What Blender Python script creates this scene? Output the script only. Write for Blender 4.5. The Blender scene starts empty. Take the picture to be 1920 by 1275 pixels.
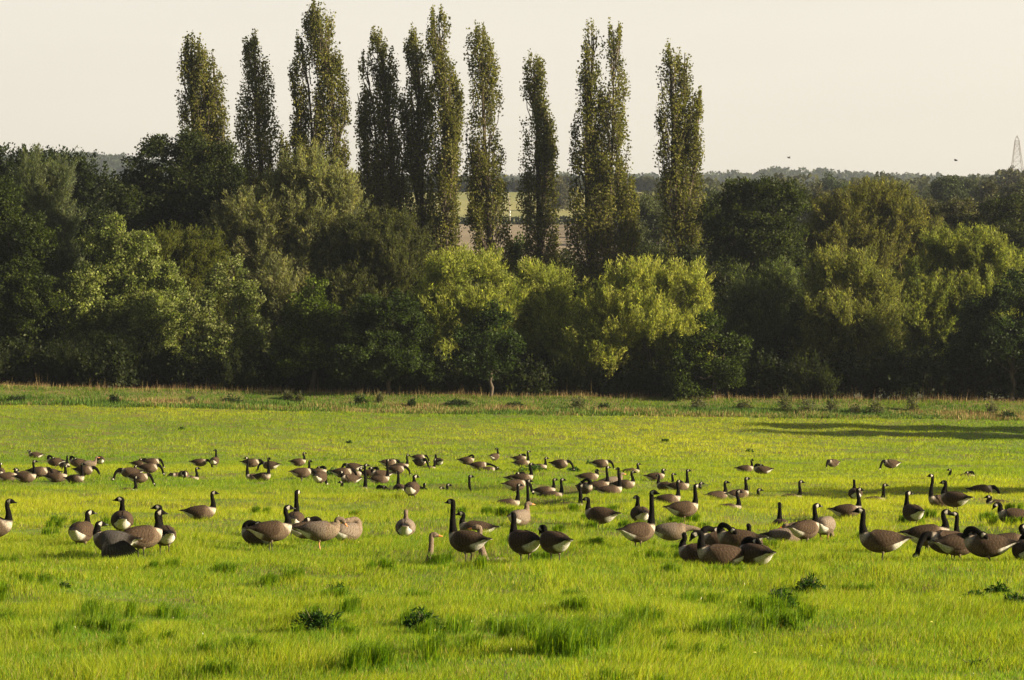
import bpy, math, random
import numpy as np

# ------------------------------------------------------------------ camera, sky, sun, exposure
SC = bpy.context.scene
F = 5333.0                 # focal length in photo pixels (1920 wide)
H = 2.1                    # eye height
YH = 780.0                 # eye-level row in the photo
PITCH = math.atan((YH - 637.5) / F)
cam = bpy.data.cameras.new('camera')
cam.lens = 100.0; cam.sensor_width = 36.0
cam.clip_start = 0.5; cam.clip_end = 9000
camo = bpy.data.objects.new('camera', cam); SC.collection.objects.link(camo)
camo.location = (0, 0, H); camo.rotation_euler = (math.pi / 2 + PITCH, 0, 0)
SC.camera = camo
SUN_EL, SUN_AZ = math.radians(19), math.radians(-15)     # azimuth measured from +x towards +y
sun = bpy.data.lights.new('sun', 'SUN'); sun.energy = 5.0; sun.angle = math.radians(0.55)
sun.color = (1.0, 0.83, 0.57)
suno = bpy.data.objects.new('sun', sun); SC.collection.objects.link(suno)
suno.rotation_euler = (math.pi / 2 - SUN_EL, 0, SUN_AZ + math.pi / 2)
world = bpy.data.worlds.new('World'); SC.world = world; world.use_nodes = True
nt = world.node_tree; N = nt.nodes; L = nt.links
for n in list(N): N.remove(n)
out = N.new('ShaderNodeOutputWorld'); bg = N.new('ShaderNodeBackground'); bg.inputs['Strength'].default_value = 0.352
sky = N.new('ShaderNodeTexSky'); sky.sky_type = 'NISHITA'; sky.sun_disc = False
sky.sun_elevation = SUN_EL; sky.sun_rotation = math.pi / 2 - SUN_AZ; sky.dust_density = 6.0; sky.ozone_density = 1.0
sk = N.new('ShaderNodeVectorMath'); sk.operation = 'SCALE'; sk.inputs['Scale'].default_value = 0.05
L.new(sky.outputs[0], sk.inputs[0])
tc = N.new('ShaderNodeTexCoord'); sp = N.new('ShaderNodeSeparateXYZ'); L.new(tc.outputs['Generated'], sp.inputs[0])
rampn = N.new('ShaderNodeValToRGB'); L.new(sp.outputs['Z'], rampn.inputs[0])
cr = rampn.color_ramp
cr.elements[0].position = 0.0; cr.elements[0].color = (1.0, 0.875, 0.70, 1)
cr.elements[1].position = 1.0; cr.elements[1].color = (0.10, 0.12, 0.15, 1)
e = cr.elements.new(0.17); e.color = (0.86, 0.785, 0.655, 1)
e = cr.elements.new(0.35); e.color = (0.38, 0.37, 0.34, 1)
hz = N.new('ShaderNodeMapRange'); hz.inputs['From Min'].default_value = -0.3; hz.inputs['From Max'].default_value = 0.9
hz.inputs['To Min'].default_value = 0.12; hz.inputs['To Max'].default_value = 1.0
L.new(sp.outputs['Y'], hz.inputs['Value'])
cs = N.new('ShaderNodeVectorMath'); cs.operation = 'SCALE'
L.new(rampn.outputs[0], cs.inputs[0]); L.new(hz.outputs[0], cs.inputs['Scale'])
clt = N.new('ShaderNodeTexNoise'); clt.inputs['Scale'].default_value = 2.2; clt.inputs['Detail'].default_value = 4
cmap = N.new('ShaderNodeMapping'); cmap.inputs['Scale'].default_value = (1, 1, 9)
L.new(tc.outputs['Generated'], cmap.inputs[0]); L.new(cmap.outputs[0], clt.inputs['Vector'])
cmr = N.new('ShaderNodeMapRange'); cmr.inputs['To Min'].default_value = 0.86; cmr.inputs['To Max'].default_value = 1.12
L.new(clt.outputs['Fac'], cmr.inputs['Value'])
cs2 = N.new('ShaderNodeVectorMath'); cs2.operation = 'SCALE'
L.new(cs.outputs[0], cs2.inputs[0]); L.new(cmr.outputs[0], cs2.inputs['Scale'])
ad = N.new('ShaderNodeVectorMath'); ad.operation = 'ADD'
L.new(sk.outputs[0], ad.inputs[0]); L.new(cs2.outputs[0], ad.inputs[1])
L.new(ad.outputs[0], bg.inputs[0]); L.new(bg.outputs[0], out.inputs[0])
SC.view_settings.view_transform = 'Standard'; SC.view_settings.look = 'None'
SC.view_settings.gamma = 1.0; SC.view_settings.exposure = 1.65
SC.render.engine = 'CYCLES'
SC.cycles.max_bounces = 7; SC.cycles.diffuse_bounces = 4; SC.cycles.transmission_bounces = 4
SC.cycles.volume_bounces = 0; SC.cycles.use_denoising = True

# ------------------------------------------------------------------ helpers
R = np.random.default_rng(7)
def col(o):
    SC.collection.objects.link(o); return o
def make(name, V, Fq=None, C=None, mat=None, parent=None, Ft=None, smooth=False, mats=None, mi=None):
    """one mesh object from numpy arrays; Fq quads, Ft triangles, C per-vertex colour"""
    V = np.asarray(V, np.float32); me = bpy.data.meshes.new(name)
    me.vertices.add(len(V)); me.vertices.foreach_set('co', V.ravel())
    q = np.zeros((0, 4), np.int32) if Fq is None else np.asarray(Fq, np.int32)
    t = np.zeros((0, 3), np.int32) if Ft is None else np.asarray(Ft, np.int32)
    idx = np.concatenate([q.ravel(), t.ravel()]).astype(np.int32)
    tot = np.concatenate([np.full(len(q), 4), np.full(len(t), 3)]).astype(np.int32)
    st = np.concatenate([[0], np.cumsum(tot)[:-1]]).astype(np.int32)
    me.loops.add(len(idx)); me.loops.foreach_set('vertex_index', idx)
    me.polygons.add(len(tot)); me.polygons.foreach_set('loop_start', st)
    me.update(calc_edges=True)
    if smooth: me.polygons.foreach_set('use_smooth', np.ones(len(tot), bool))
    if C is not None:
        C = np.asarray(C, np.float32)
        if C.shape[1] == 3: C = np.concatenate([C, np.ones((len(C), 1), np.float32)], 1)
        a = me.attributes.new('Col', 'FLOAT_COLOR', 'POINT'); a.data.foreach_set('color', C.ravel())
    if mats:
        for m in mats: me.materials.append(m)
        if mi is not None: me.polygons.foreach_set('material_index', np.asarray(mi, np.int32))
    elif mat: me.materials.append(mat)
    o = bpy.data.objects.new(name, me); col(o)
    if parent: o.parent = parent
    return o
def tag(o, label=None, cat=None, group=None, kind=None):
    if label: o['label'] = label
    if cat: o['category'] = cat
    if group: o['group'] = group
    if kind: o['kind'] = kind
    return o
def empty(name, loc=(0, 0, 0), rz=0):
    o = bpy.data.objects.new(name, None); o.location = [float(v) for v in loc]; o.rotation_euler = (0, 0, rz)
    o.empty_display_size = 0.3; return col(o)
cp, spn = math.cos(PITCH), math.sin(PITCH)
def ray(px, py):
    a = (px - 960.0) / F; b = (637.5 - py) / F
    d = np.array([a, cp - b * spn, spn + b * cp]); return d / d[1]
def P(px, py, d): return np.array([0, 0, H]) + ray(px, py) * d

def vnoise(x, y, seed=0):
    """smooth value noise"""
    xi = np.floor(x).astype(np.int64); yi = np.floor(y).astype(np.int64)
    fx = x - xi; fy = y - yi; fx = fx * fx * (3 - 2 * fx); fy = fy * fy * (3 - 2 * fy)
    def h(a, b):
        n = (a * 374761393 + b * 668265263 + seed * 144665) & 0x7fffffff
        n = ((n ^ (n >> 13)) * 1274126177) & 0x7fffffff
        return ((n ^ (n >> 16)) & 0xffff) / 65535.0
    return (h(xi, yi) * (1 - fx) + h(xi + 1, yi) * fx) * (1 - fy) + (h(xi, yi + 1) * (1 - fx) + h(xi + 1, yi + 1) * fx) * fy
def sstep(a, b, x):
    t = np.clip((x - a) / (b - a), 0, 1); return t * t * (3 - 2 * t)

# ------------------------------------------------------------------ materials
def leafmat(name, trans=0.35, rough=0.5, spec=0.3, tmul=(1.5, 1.7, 0.6), attr=True, base=(1, 1, 1), shadow_var=0.0):
    m = bpy.data.materials.new(name); m.use_nodes = True; n = m.node_tree.nodes; l = m.node_tree.links
    n.clear(); o = n.new('ShaderNodeOutputMaterial')
    a = n.new('ShaderNodeAttribute'); a.attribute_name = 'Col'
    pb = n.new('ShaderNodeBsdfPrincipled'); pb.inputs['Roughness'].default_value = rough
    pb.inputs['Specular IOR Level'].default_value = spec
    tr = n.new('ShaderNodeBsdfTranslucent'); mx = n.new('ShaderNodeMixShader'); mx.inputs[0].default_value = trans
    vm = n.new('ShaderNodeVectorMath'); vm.operation = 'MULTIPLY'; vm.inputs[1].default_value = tmul
    l.new(a.outputs['Color'], pb.inputs['Base Color']); l.new(a.outputs['Color'], vm.inputs[0]); l.new(vm.outputs[0], tr.inputs[0])
    l.new(pb.outputs[0], mx.inputs[1]); l.new(tr.outputs[0], mx.inputs[2]); l.new(mx.outputs[0], o.inputs[0])
    return m
def noisemat(name, c1, c2, scale, rough=0.9, c3=None, scale3=None, bump=0.0, detail=6, stretch=(1, 1, 1)):
    m = bpy.data.materials.new(name); m.use_nodes = True; n = m.node_tree.nodes; l = m.node_tree.links
    pb = n['Principled BSDF']; pb.inputs['Roughness'].default_value = rough; pb.inputs['Specular IOR Level'].default_value = 0.15
    g = n.new('ShaderNodeNewGeometry'); mp = n.new('ShaderNodeMapping'); mp.inputs['Scale'].default_value = stretch
    l.new(g.outputs['Position'], mp.inputs[0])
    t = n.new('ShaderNodeTexNoise'); t.inputs['Scale'].default_value = scale; t.inputs['Detail'].default_value = detail
    l.new(mp.outputs[0], t.inputs['Vector'])
    r = n.new('ShaderNodeValToRGB'); r.color_ramp.elements[0].position = 0.35; r.color_ramp.elements[1].position = 0.65
    r.color_ramp.elements[0].color = (*c1, 1); r.color_ramp.elements[1].color = (*c2, 1)
    l.new(t.outputs['Fac'], r.inputs[0]); src = r.outputs[0]
    if c3:
        t3 = n.new('ShaderNodeTexNoise'); t3.inputs['Scale'].default_value = scale3; t3.inputs['Detail'].default_value = 3
        l.new(mp.outputs[0], t3.inputs['Vector'])
        mr = n.new('ShaderNodeMapRange'); mr.inputs['From Min'].default_value = .45; mr.inputs['From Max'].default_value = .62
        l.new(t3.outputs['Fac'], mr.inputs['Value'])
        mx = n.new('ShaderNodeMix'); mx.data_type = 'RGBA'; l.new(mr.outputs[0], mx.inputs['Factor'])
        l.new(src, mx.inputs['A']); mx.inputs['B'].default_value = (*c3, 1); src = mx.outputs['Result']
    l.new(src, pb.inputs['Base Color'])
    if bump:
        b = n.new('ShaderNodeBump'); b.inputs['Strength'].default_value = bump; b.inputs['Distance'].default_value = 0.1
        l.new(t.outputs['Fac'], b.inputs['Height']); l.new(b.outputs[0], pb.inputs['Normal'])
    return m
M_leaf = leafmat('leaf', 0.38, 0.5, 0.09, (1.7, 1.9, 0.6))
M_willow = leafmat('willow_leaf', 0.5, 0.6, 0.07, (1.75, 1.8, 0.75))
M_far = leafmat('far_leaf', 0.25, 0.7, 0.04, (1.3, 1.4, 0.7))
M_grass = leafmat('grass_blade', 0.50, 0.5, 0.12, (1.75, 1.75, 0.5))
M_dry = leafmat('dry_stalk', 0.30, 0.6, 0.2, (1.2, 1.1, 0.9))
M_bark = noisemat('bark', (0.05, 0.04, 0.03), (0.11, 0.09, 0.07), 3.0, bump=0.5, stretch=(2, 2, .4))
M_soil = noisemat('meadow_soil', (0.09, 0.13, 0.02), (0.15, 0.20, 0.03), 3.0, c3=(0.14, 0.12, 0.04), scale3=0.7)
M_bank = noisemat('bank_soil', (0.10, 0.14, 0.03), (0.20, 0.16, 0.07), 0.8)
M_valley = noisemat('valley_soil', (0.03, 0.04, 0.015), (0.06, 0.06, 0.03), 0.5)
M_stub = noisemat('stubble', (0.22, 0.215, 0.085), (0.28, 0.27, 0.11), 0.05, stretch=(1, .5, 1), c3=(0.20, 0.21, 0.08), scale3=0.012)
M_plough = noisemat('ploughed', (0.19, 0.155, 0.105), (0.25, 0.205, 0.145), 0.06, stretch=(.3, 1, 1))
M_hill = noisemat('hill', (0.06, 0.08, 0.03), (0.12, 0.12, 0.05), 0.02)

# ------------------------------------------------------------------ the geese: px, visible base row, head-top row, heading (0 right, 90 away, 180 left, 270 towards), pose, head yaw, species, label
C_, G_ = 'c', 'g'
GEESE = [
 (56,858,845,180,'H',0,C_,'lone black neck poking from the grass, farthest left of the flock'),
 (0,892,868,100,'S',-40,C_,'goose cut by the left edge behind the resting pair, black neck raised'),
 (14,902,881,20,'L',0,C_,'dozing brown goose with short neck at the far left edge, facing right'),
 (46,896,885,180,'L',0,C_,'low goose mostly hidden behind the pale-breasted sitter at far left'),
 (48,904,863,2,'L',0,C_,'sitting goose at far left with tall black neck and bright white breast, facing right'),
 (72,900,0,0,'G',0,C_,'goose grazing just right of the far left sitter, black head low'),
 (95,896,0,170,'G',0,C_,'brown back of a grazing goose behind the group at far left'),
 (106,903,872,5,'L',0,C_,'resting goose with half-raised neck below the preening pair at upper left'),
 (104,879,0,180,'P',0,C_,'left one of the preening pair at upper left, dark curled neck'),
 (121,880,854,300,'L',-20,C_,'right one of the preening pair at upper left, lit brown breast'),
 (146,880,0,175,'P',0,C_,'preening goose left of the small greylag at upper left'),
 (166,880,856,8,'S',0,G_,'small upright greylag with brown neck at upper left, facing right'),
 (188,874,0,105,'G',0,C_,'round brown goose grazing alone right of the small greylag'),
 (141,904,868,335,'L',0,C_,'sitting goose with wide white breast turned to the viewer, upper left'),
 (158,895,0,350,'G',0,C_,'goose grazing behind the white-breasted sitter, black neck stretched right'),
 (262,880,0,0,'Z',0,C_,'long dark goose asleep at the top of the tight left cluster'),
 (284,882,0,5,'G',0,C_,'goose bending its black neck down at the upper right of the left cluster'),
 (240,893,875,20,'L',0,C_,'goose with its head up at the left side of the tight left cluster'),
 (245,901,0,185,'G',0,C_,'goose grazing to the left out of the tight left cluster'),
 (253,892,873,280,'L',0,C_,'goose facing the viewer in the middle of the tight left cluster'),
 (279,895,0,0,'G',0,C_,'right-hand goose of the tight left cluster, head down in the grass'),
 (260,907,0,2,'G',0,C_,'nearest goose of the tight left cluster, grazing with white rump showing'),
 (255,914,893,0,'H',0,C_,'black neck and low tan back in front of the tight left cluster'),
 (336,893,0,215,'G',0,C_,'left one of two geese grazing side by side right of the left cluster'),
 (344,894,0,280,'G',0,C_,'right one of two geese grazing side by side right of the left cluster'),
 (369,892,876,0,'H',0,C_,'short black neck beside a small dark weed, left of centre'),
 (374,878,0,0,'G',0,C_,'goose grazing with its tail to the left beside a tall alert goose'),
 (402,878,843,82,'S',60,C_,'alert goose seen from behind with thin tall neck, upper left field'),
 (-14,1018,936,350,'S',0,C_,'large goose cut by the left edge, only white breast and bill showing'),
 (152,1026,958,78,'S',-50,C_,'lone goose standing with its back turned, left of the left foreground group'),
 (229,1012,933,98,'S',75,C_,'back one of the left foreground group, head turned left above white collar'),
 (376,972,921,3,'L',0,C_,'dark goose resting alone facing right with bright white breast, left field'),
 (213,1046,980,160,'W',-140,C_,'goose stretching a drooped grey wing, nearest of the left foreground group'),
 (266,1042,957,38,'S',-30,C_,'goose with tan body between wing-stretcher and rear-facing goose, bill to the right'),
 (308,1036,948,112,'S',60,C_,'rightmost of the left foreground group, back turned, bill to the left'),
 (471,881,0,0,'G',0,C_,'brown back behind the two tall necks left of centre in the far row'),
 (478,896,857,195,'L',0,C_,'left one of two tall-necked sitters left of centre, facing left'),
 (492,897,858,325,'L',-20,C_,'right one of two tall-necked sitters left of centre, breast lit'),
 (507,886,0,170,'G',0,C_,'sunlit goose bowing left just behind the two tall-necked sitters'),
 (559,878,848,2,'S',0,C_,'alert goose with tail to the left at the top of a stacked trio'),
 (568,890,863,330,'L',0,C_,'middle goose of the stacked trio, neck half raised'),
 (566,896,0,15,'G',0,C_,'nearest goose of the stacked trio, white rump at left, head down'),
 (595,894,0,0,'Z',0,C_,'dark sleeping goose low in the grass right of the stacked trio'),
 (600,914,0,70,'G',0,C_,'round dark goose grazing with its back turned below the far row'),
 (662,886,0,175,'G',0,C_,'brown back at the rear of the busy cluster left of centre'),
 (642,898,0,3,'G',0,C_,'long brown goose at the left end of the busy cluster, tail to the left'),
 (657,901,886,200,'L',0,C_,'small dark neck in front of the left end of the busy cluster'),
 (660,896,882,10,'L',0,C_,'head with white cheek peeping out in the middle of the busy cluster'),
 (668,911,870,8,'L',0,C_,'sitter with raised neck and tan breast, nearest of the busy cluster'),
 (640,911,902,180,'H',0,C_,'tiny head low in the grass at the left foot of the busy cluster'),
 (694,895,0,0,'Z',0,C_,'flat brown back asleep in the middle of the busy cluster'),
 (714,896,876,190,'L',0,C_,'dark head turned left beside the tall cream-breasted goose'),
 (712,901,861,8,'L',0,C_,'tall cream-breasted goose at the right of the busy cluster, facing right'),
 (729,877,0,15,'G',0,C_,'goose grazing behind the busy cluster next to an alert one'),
 (751,878,852,0,'L',0,C_,'alert white-breasted goose behind the busy cluster, facing right'),
 (743,890,0,0,'G',0,C_,'brown goose feeding right of the cream-breasted goose, black head forward'),
 (785,867,0,0,'G',0,C_,'dark goose with white rump, farthest back of the centre group'),
 (787,884,0,310,'G',0,C_,'round sunlit goose feeding towards the viewer in the centre group'),
 (802,880,860,0,'L',0,C_,'sitting goose with short neck and pale breast in the centre group'),
 (822,877,852,115,'S',0,C_,'rightmost goose of the centre group, back turned, head to the left'),
 (875,877,0,0,'P',0,C_,'low preening goose behind tall stalks right of the centre group'),
 (898,882,0,0,'R',0,C_,'flat goose crouching low right of the preening goose'),
 (914,883,0,0,'R',0,C_,'crouching goose whose arched black neck ends a low line of two'),
 (725,916,0,170,'Z',0,C_,'sleeping goose, left half of the nearest pair in the centre'),
 (749,917,884,100,'S',30,C_,'goose with short raised neck, right half of the nearest pair in the centre'),
 (765,912,0,0,'R',0,C_,'black neck stretched low behind the round short-necked goose'),
 (772,938,891,80,'S',-60,C_,'round goose with back turned and white cheek to the right, below centre row'),
 (795,915,893,85,'H',0,C_,'plain black neck seen from behind, first of four necks in a row'),
 (828,914,892,0,'H',0,C_,'black neck facing right, second of four necks in a row'),
 (841,913,893,0,'H',0,C_,'black neck facing right, third of four necks in a row'),
 (882,913,891,0,'H',0,C_,'last of four necks in a row, some brown back showing'),
 (486,1018,0,150,'Z',0,C_,'sleeping goose with black head tucked, behind the tall goose at left centre'),
 (509,1026,948,14,'S',0,C_,'tall standing goose at left centre, tan flank and white belly, facing right'),
 (553,994,920,88,'S',-25,C_,'goose with back turned and tall straight neck above white collar, left centre'),
 (574,1003,0,30,'Z',0,C_,'dark headless-looking back between the straight-necked goose and the greylag'),
 (600,1020,968,5,'A',0,G_,'greylag with orange bill bowing its head right, left centre'),
 (651,1009,0,50,'Z',0,G_,'greylag asleep with white rump, right of the bowing greylag'),
 (760,1001,957,90,'S',0,G_,'greylag walking straight away with white rump, alone at centre'),
 (805,1038,999,0,'H',0,G_,'greylag head and neck with orange bill rising from the grass'),
 (876,1055,937,142,'S',0,C_,'big goose with tall neck facing left and white belly, centre foreground'),
 (893,1001,960,165,'L',0,C_,'dark goose behind the big centre goose, tail pointing right'),
 (908,1036,985,180,'H',0,G_,'greylag with orange bill facing left behind the big centre goose'),
 (974,985,942,60,'S',-40,G_,'greylag facing right with white rump, behind the foreground pair'),
 (983,1055,963,122,'S',-20,C_,'left goose of the centre foreground pair, plain black neck, back turned'),
 (1040,1058,994,122,'A',0,C_,'right goose of the centre foreground pair, neck arched down to the left'),
 (927,869,840,55,'S',110,C_,'standing goose alone in the far row, head turned back left'),
 (978,877,845,3,'L',0,C_,'pale-breasted goose with thin raised neck beside a green weed clump'),
 (974,868,861,0,'Z',0,C_,'sliver of a sleeping goose behind the thin-necked pale-breasted goose'),
 (1009,882,857,0,'L',0,C_,'goose facing right behind the green weed clump, far row'),
 (1050,886,0,345,'G',0,C_,'large dark goose grazing head-down in the far row right of the weeds'),
 (1126,881,0,0,'G',0,C_,'slim goose grazing at the rear of the right-centre group'),
 (1103,903,889,5,'L',-60,C_,'low brown goose at the left end of the right-centre group'),
 (1123,913,874,15,'L',0,C_,'sitter with pale neck base in the middle of the right-centre group'),
 (1144,921,877,12,'L',110,C_,'big sitter with head turned back left, nearest of the right-centre group'),
 (1148,910,893,20,'L',0,G_,'small brown head peeping between two tall necks'),
 (1170,913,883,350,'L',0,C_,'rightmost sitter of the right-centre group, facing right'),
 (1196,885,868,0,'H',0,C_,'thin black neck alone at the upper right of the right-centre group'),
 (968,904,0,5,'Z',0,C_,'long dark back behind the tall white-breasted goose at centre'),
 (980,909,868,2,'L',0,C_,'tall white-breasted goose towering over the centre trio'),
 (966,917,0,20,'G',0,C_,'grey-brown goose grazing in front of the tall white-breasted goose'),
 (970,928,907,0,'H',0,C_,'short black neck left of a longer one, below the centre trio'),
 (990,931,892,0,'H',0,C_,'long black neck with white breast just above the grass, below the centre trio'),
 (1039,914,897,0,'H',0,C_,'left of two black necks side by side right of centre'),
 (1053,920,897,0,'H',0,C_,'right of two black necks side by side right of centre'),
 (1096,928,0,300,'P',0,C_,'preening goose with curled black neck and sunlit body, right of centre'),
 (1088,938,908,0,'H',0,C_,'low goose with black neck crossing in front of the preening one'),
 (1126,984,933,150,'S',0,C_,'dark goose facing left with white rump, alone right of centre'),
 (1201,970,930,100,'L',30,C_,'goose half hidden behind the tall cream-necked goose'),
 (1197,1022,920,35,'S',-70,C_,'tall goose with cream lower neck looking towards the viewer, right of centre'),
 (1258,1000,0,0,'R',0,G_,'brown goose stretching its neck low to the right behind the sleeping group'),
 (1252,939,900,0,'L',0,C_,'dark goose resting with white breast, facing right, right of centre'),
 (1281,974,908,20,'S',0,C_,'round-bodied goose with tall neck below the resting dark one'),
 (1229,896,879,10,'L',0,C_,'upper one of two overlapping thin necks right of centre'),
 (1234,908,890,150,'H',0,C_,'lower one of two overlapping thin necks right of centre'),
 (1262,899,887,0,'H',0,C_,'small head just left of a neat sitter facing right'),
 (1272,912,880,0,'L',0,C_,'neat sitter facing right with pale breast above the dark resting goose'),
 (1313,914,904,0,'H',0,C_,'low arched head on a flat tan back right of the neat sitter'),
 (1344,924,902,25,'L',-40,C_,'huddled goose with neck drawn in, upper right of centre'),
 (1384,930,895,30,'L',-30,C_,'sitter with raised head behind a black neck, right field'),
 (1386,947,919,0,'H',0,C_,'black neck with low tan back in front of the raised-head sitter'),
 (1421,924,916,0,'H',0,C_,'dark speck of a head barely above the grass, right field'),
 (1500,923,901,0,'H',0,C_,'black neck alone facing right, open grass at right'),
 (1397,883,861,5,'L',-60,C_,'left goose of the far right-centre couple, breast sunlit'),
 (1430,887,0,175,'Z',0,C_,'right goose of the far right-centre couple, asleep facing left'),
 (1464,968,943,90,'H',0,C_,'stubby black neck seen from behind above a flat spread back'),
 (1470,1012,0,12,'Z',0,G_,'greylag asleep with white rump, left of the tall one at right'),
 (1509,1015,945,42,'S',-20,C_,'tall-necked goose between two greylags at right'),
 (1546,1010,0,65,'G',0,G_,'greylag feeding with white rump, right of the tall-necked one'),
 (1311,1052,1000,150,'L',-60,C_,'leftmost of the foreground sleeping group, mostly hidden'),
 (1353,1058,993,178,'B',0,C_,'big resting goose with neck arched to its breast, front of the sleeping group'),
 (1350,1022,0,175,'Z',0,C_,'rounded back at the rear of the foreground sleeping group'),
 (1385,1032,0,165,'P',0,C_,'preening black head with white cheek in the middle of the sleeping group'),
 (1408,1024,984,92,'L',0,C_,'short-necked goose at the back right of the sleeping group, sun on its head'),
 (1417,1058,0,120,'Z',0,C_,'rightmost of the foreground sleeping group, white rump to the viewer'),
 (1562,882,0,225,'G',0,C_,'small round goose feeding alone in the upper right field'),
 (1671,884,0,200,'G',0,C_,'small round goose with black neck dipped left, upper right field'),
 (1780,893,879,180,'H',0,C_,'tiny black neck facing left in the upper right field'),
 (1810,893,0,0,'Z',0,C_,'small dark sleeping goose beside the tiny neck, upper right'),
 (1604,926,900,90,'L',0,C_,'round goose with back turned and drawn-in head, right field'),
 (1657,929,907,0,'H',0,C_,'black neck rising from the shaded grass, right field'),
 (1588,963,915,2,'L',0,C_,'dark goose resting with tail left and white breast right, behind the big one'),
 (1654,1060,953,174,'S',0,C_,'biggest goose at right, tall neck facing left, long white underside'),
 (1712,984,922,108,'S',-80,C_,'goose with back turned looking right, alone at right'),
 (1764,948,889,200,'L',0,C_,'left goose of the upright couple at right, white breast facing left'),
 (1773,922,901,180,'H',0,C_,'small head between the upright couple at right'),
 (1790,960,902,140,'S',0,C_,'right goose of the upright couple at right, back turned, facing left'),
 (1840,925,0,350,'G',0,C_,'goose grazing downwards in the shade at upper right'),
 (1854,938,929,180,'H',0,C_,'low dark head in the shade below the grazing goose'),
 (1902,990,944,178,'B',170,C_,'pale-breasted goose near the right edge with bowed head'),
 (1890,1024,983,10,'L',0,C_,'resting goose at the right edge facing right, white rump line'),
 (1740,1030,956,2,'S',0,C_,'standing goose at right with tan breast facing right, white belly'),
 (1793,1003,960,180,'H',0,C_,'black neck facing left above a flat back, face to face with a standing goose'),
 (1778,1048,0,192,'G',0,C_,'goose lowering its black neck to the left, right foreground'),
 (1796,1052,0,20,'P',0,C_,'goose preening its side with white cheek showing, right foreground'),
 (1852,1060,0,172,'P',0,C_,'large dark goose with ruffled tail feathers, right foreground'),
 (1925,1058,0,90,'Z',0,C_,'goose cut by the right edge in the foreground'),
]
def ground_y(base):           # photo row of the true ground under the visible grass line
    return base + 0.05 * (base - YH) / H
HOLLOWS = []
for g in GEESE:
    if g[4] == 'H' or g[4] == 'R':
        d = F * H / (ground_y(g[1]) - YH); s = F / d
        x = (g[0] - 960) / s
        dep = (0.30 if g[6] == 'g' else 0.25) if g[4] == 'H' else 0.14
        off = 0.27 * math.cos(math.radians(g[3])) if g[4] == 'H' else 0
        HOLLOWS.append((x - off, d + 0.1, dep, 1.15))

# ------------------------------------------------------------------ terrain
KD = np.array([-80, 130, 150, 175, 197, 201, 204.5, 215, 240, 350, 430, 520, 650, 780, 800, 1100, 1300, 1700, 2300, 2700, 2900, 3300, 5400.])
KZ = np.array([0, 0.0, 0.35, 1.25, 2.40, 2.95, 3.70, 4.0, 4.3, 5.0, 14, 27, 44, 55.5, 57, 88, 100, 124, 178, 214, 217, 190, 170.])
def tz(x, y, fine=True):
    x = np.asarray(x, float); y = np.asarray(y, float)
    z = np.interp(y, KD, KZ)
    z = z - 0.0135 * x * sstep(120, 197, y) * (1 - sstep(1200, 1800, y) * .6) * (1 - 0.9 * sstep(240, 450, y))
    z = z + 0.55 * (vnoise(x / 60, y / 80, 5) - .5) * sstep(60, 190, y)
    far = sstep(350, 1000, y)
    z = z + far * (9 * (vnoise(x / 230 + 3, y / 300, 9) - .5))
    z = z + 26 * np.exp(-((x + 430) / 150) ** 2 - ((y - 2750) / 350) ** 2) + 5 * np.exp(-((x - 270) / 60) ** 2 - ((y - 2750) / 350) ** 2)
    if fine:
        near = 1 - sstep(150, 240, y)
        z = z + near * (0.22 * (vnoise(x / 3.1, y / 4.3, 1) - .5) + 0.09 * (vnoise(x / 1.1, y / 1.7, 2) - .5) + 0.03 * (vnoise(x / .45, y / .6, 3) - .5))
        for hx, hy, dp, rr in HOLLOWS:
            q = ((x - hx) ** 2 / (rr * 1.2) ** 2 + (y - hy) ** 2 / (rr * 1.5) ** 2)
            z = z - dp * np.exp(-q * q)
    return z
def on_ground(px, py):
    r = ray(px, py); d = 15.0
    while d < 3000:
        p = np.array([0, 0, H]) + r * d
        if p[2] <= float(tz(p[0], p[1], False)): break
        d += 0.5 if d < 240 else 5
    return p[0], p[1]
def sheet(name, ys, nx, half, mat, smooth=True, kindlabel=None, cpow=1.0):
    ys = np.asarray(ys); u = np.linspace(-1, 1, nx); u = np.sign(u) * np.abs(u) ** cpow
    X = half(ys)[:, None] * u[None, :]; Y = np.repeat(ys[:, None], nx, 1)
    Z = tz(X.ravel(), Y.ravel()).reshape(X.shape)
    V = np.stack([X, Y, Z], -1).reshape(-1, 3)
    i = (np.arange(len(ys) - 1)[:, None] * nx + np.arange(nx - 1)[None, :]).ravel()
    Fq = np.stack([i, i + 1, i + nx + 1, i + nx], 1)
    o = make(name, V, Fq, mat=mat, smooth=smooth); tag(o, kind='structure'); return o
hw = lambda y: 25 + np.abs(y) * 0.30
wide = lambda y: 60 + np.abs(y) * 0.75
sheet('meadow', np.concatenate([np.arange(-40, 15, 2.5), np.arange(15, 135, 0.28), np.arange(135, 196.9, 0.7), [197.]]), 430, lambda y: 60 + np.abs(y) * 0.6, M_soil, cpow=1.7)
sheet('grass_bank', np.linspace(197, 216, 24), 300, lambda y: 60 + np.abs(y) * 0.6, M_bank)
sheet('valley_floor', np.linspace(216, 540, 60), 120, wide, M_valley)
sheet('ploughed_field', np.linspace(540, 785, 30), 120, wide, M_plough)
sheet('stubble_field', np.linspace(785, 1090, 30), 120, wide, M_stub)
sheet('hills', np.linspace(1090, 5000, 130), 160, wide, M_hill)

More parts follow.
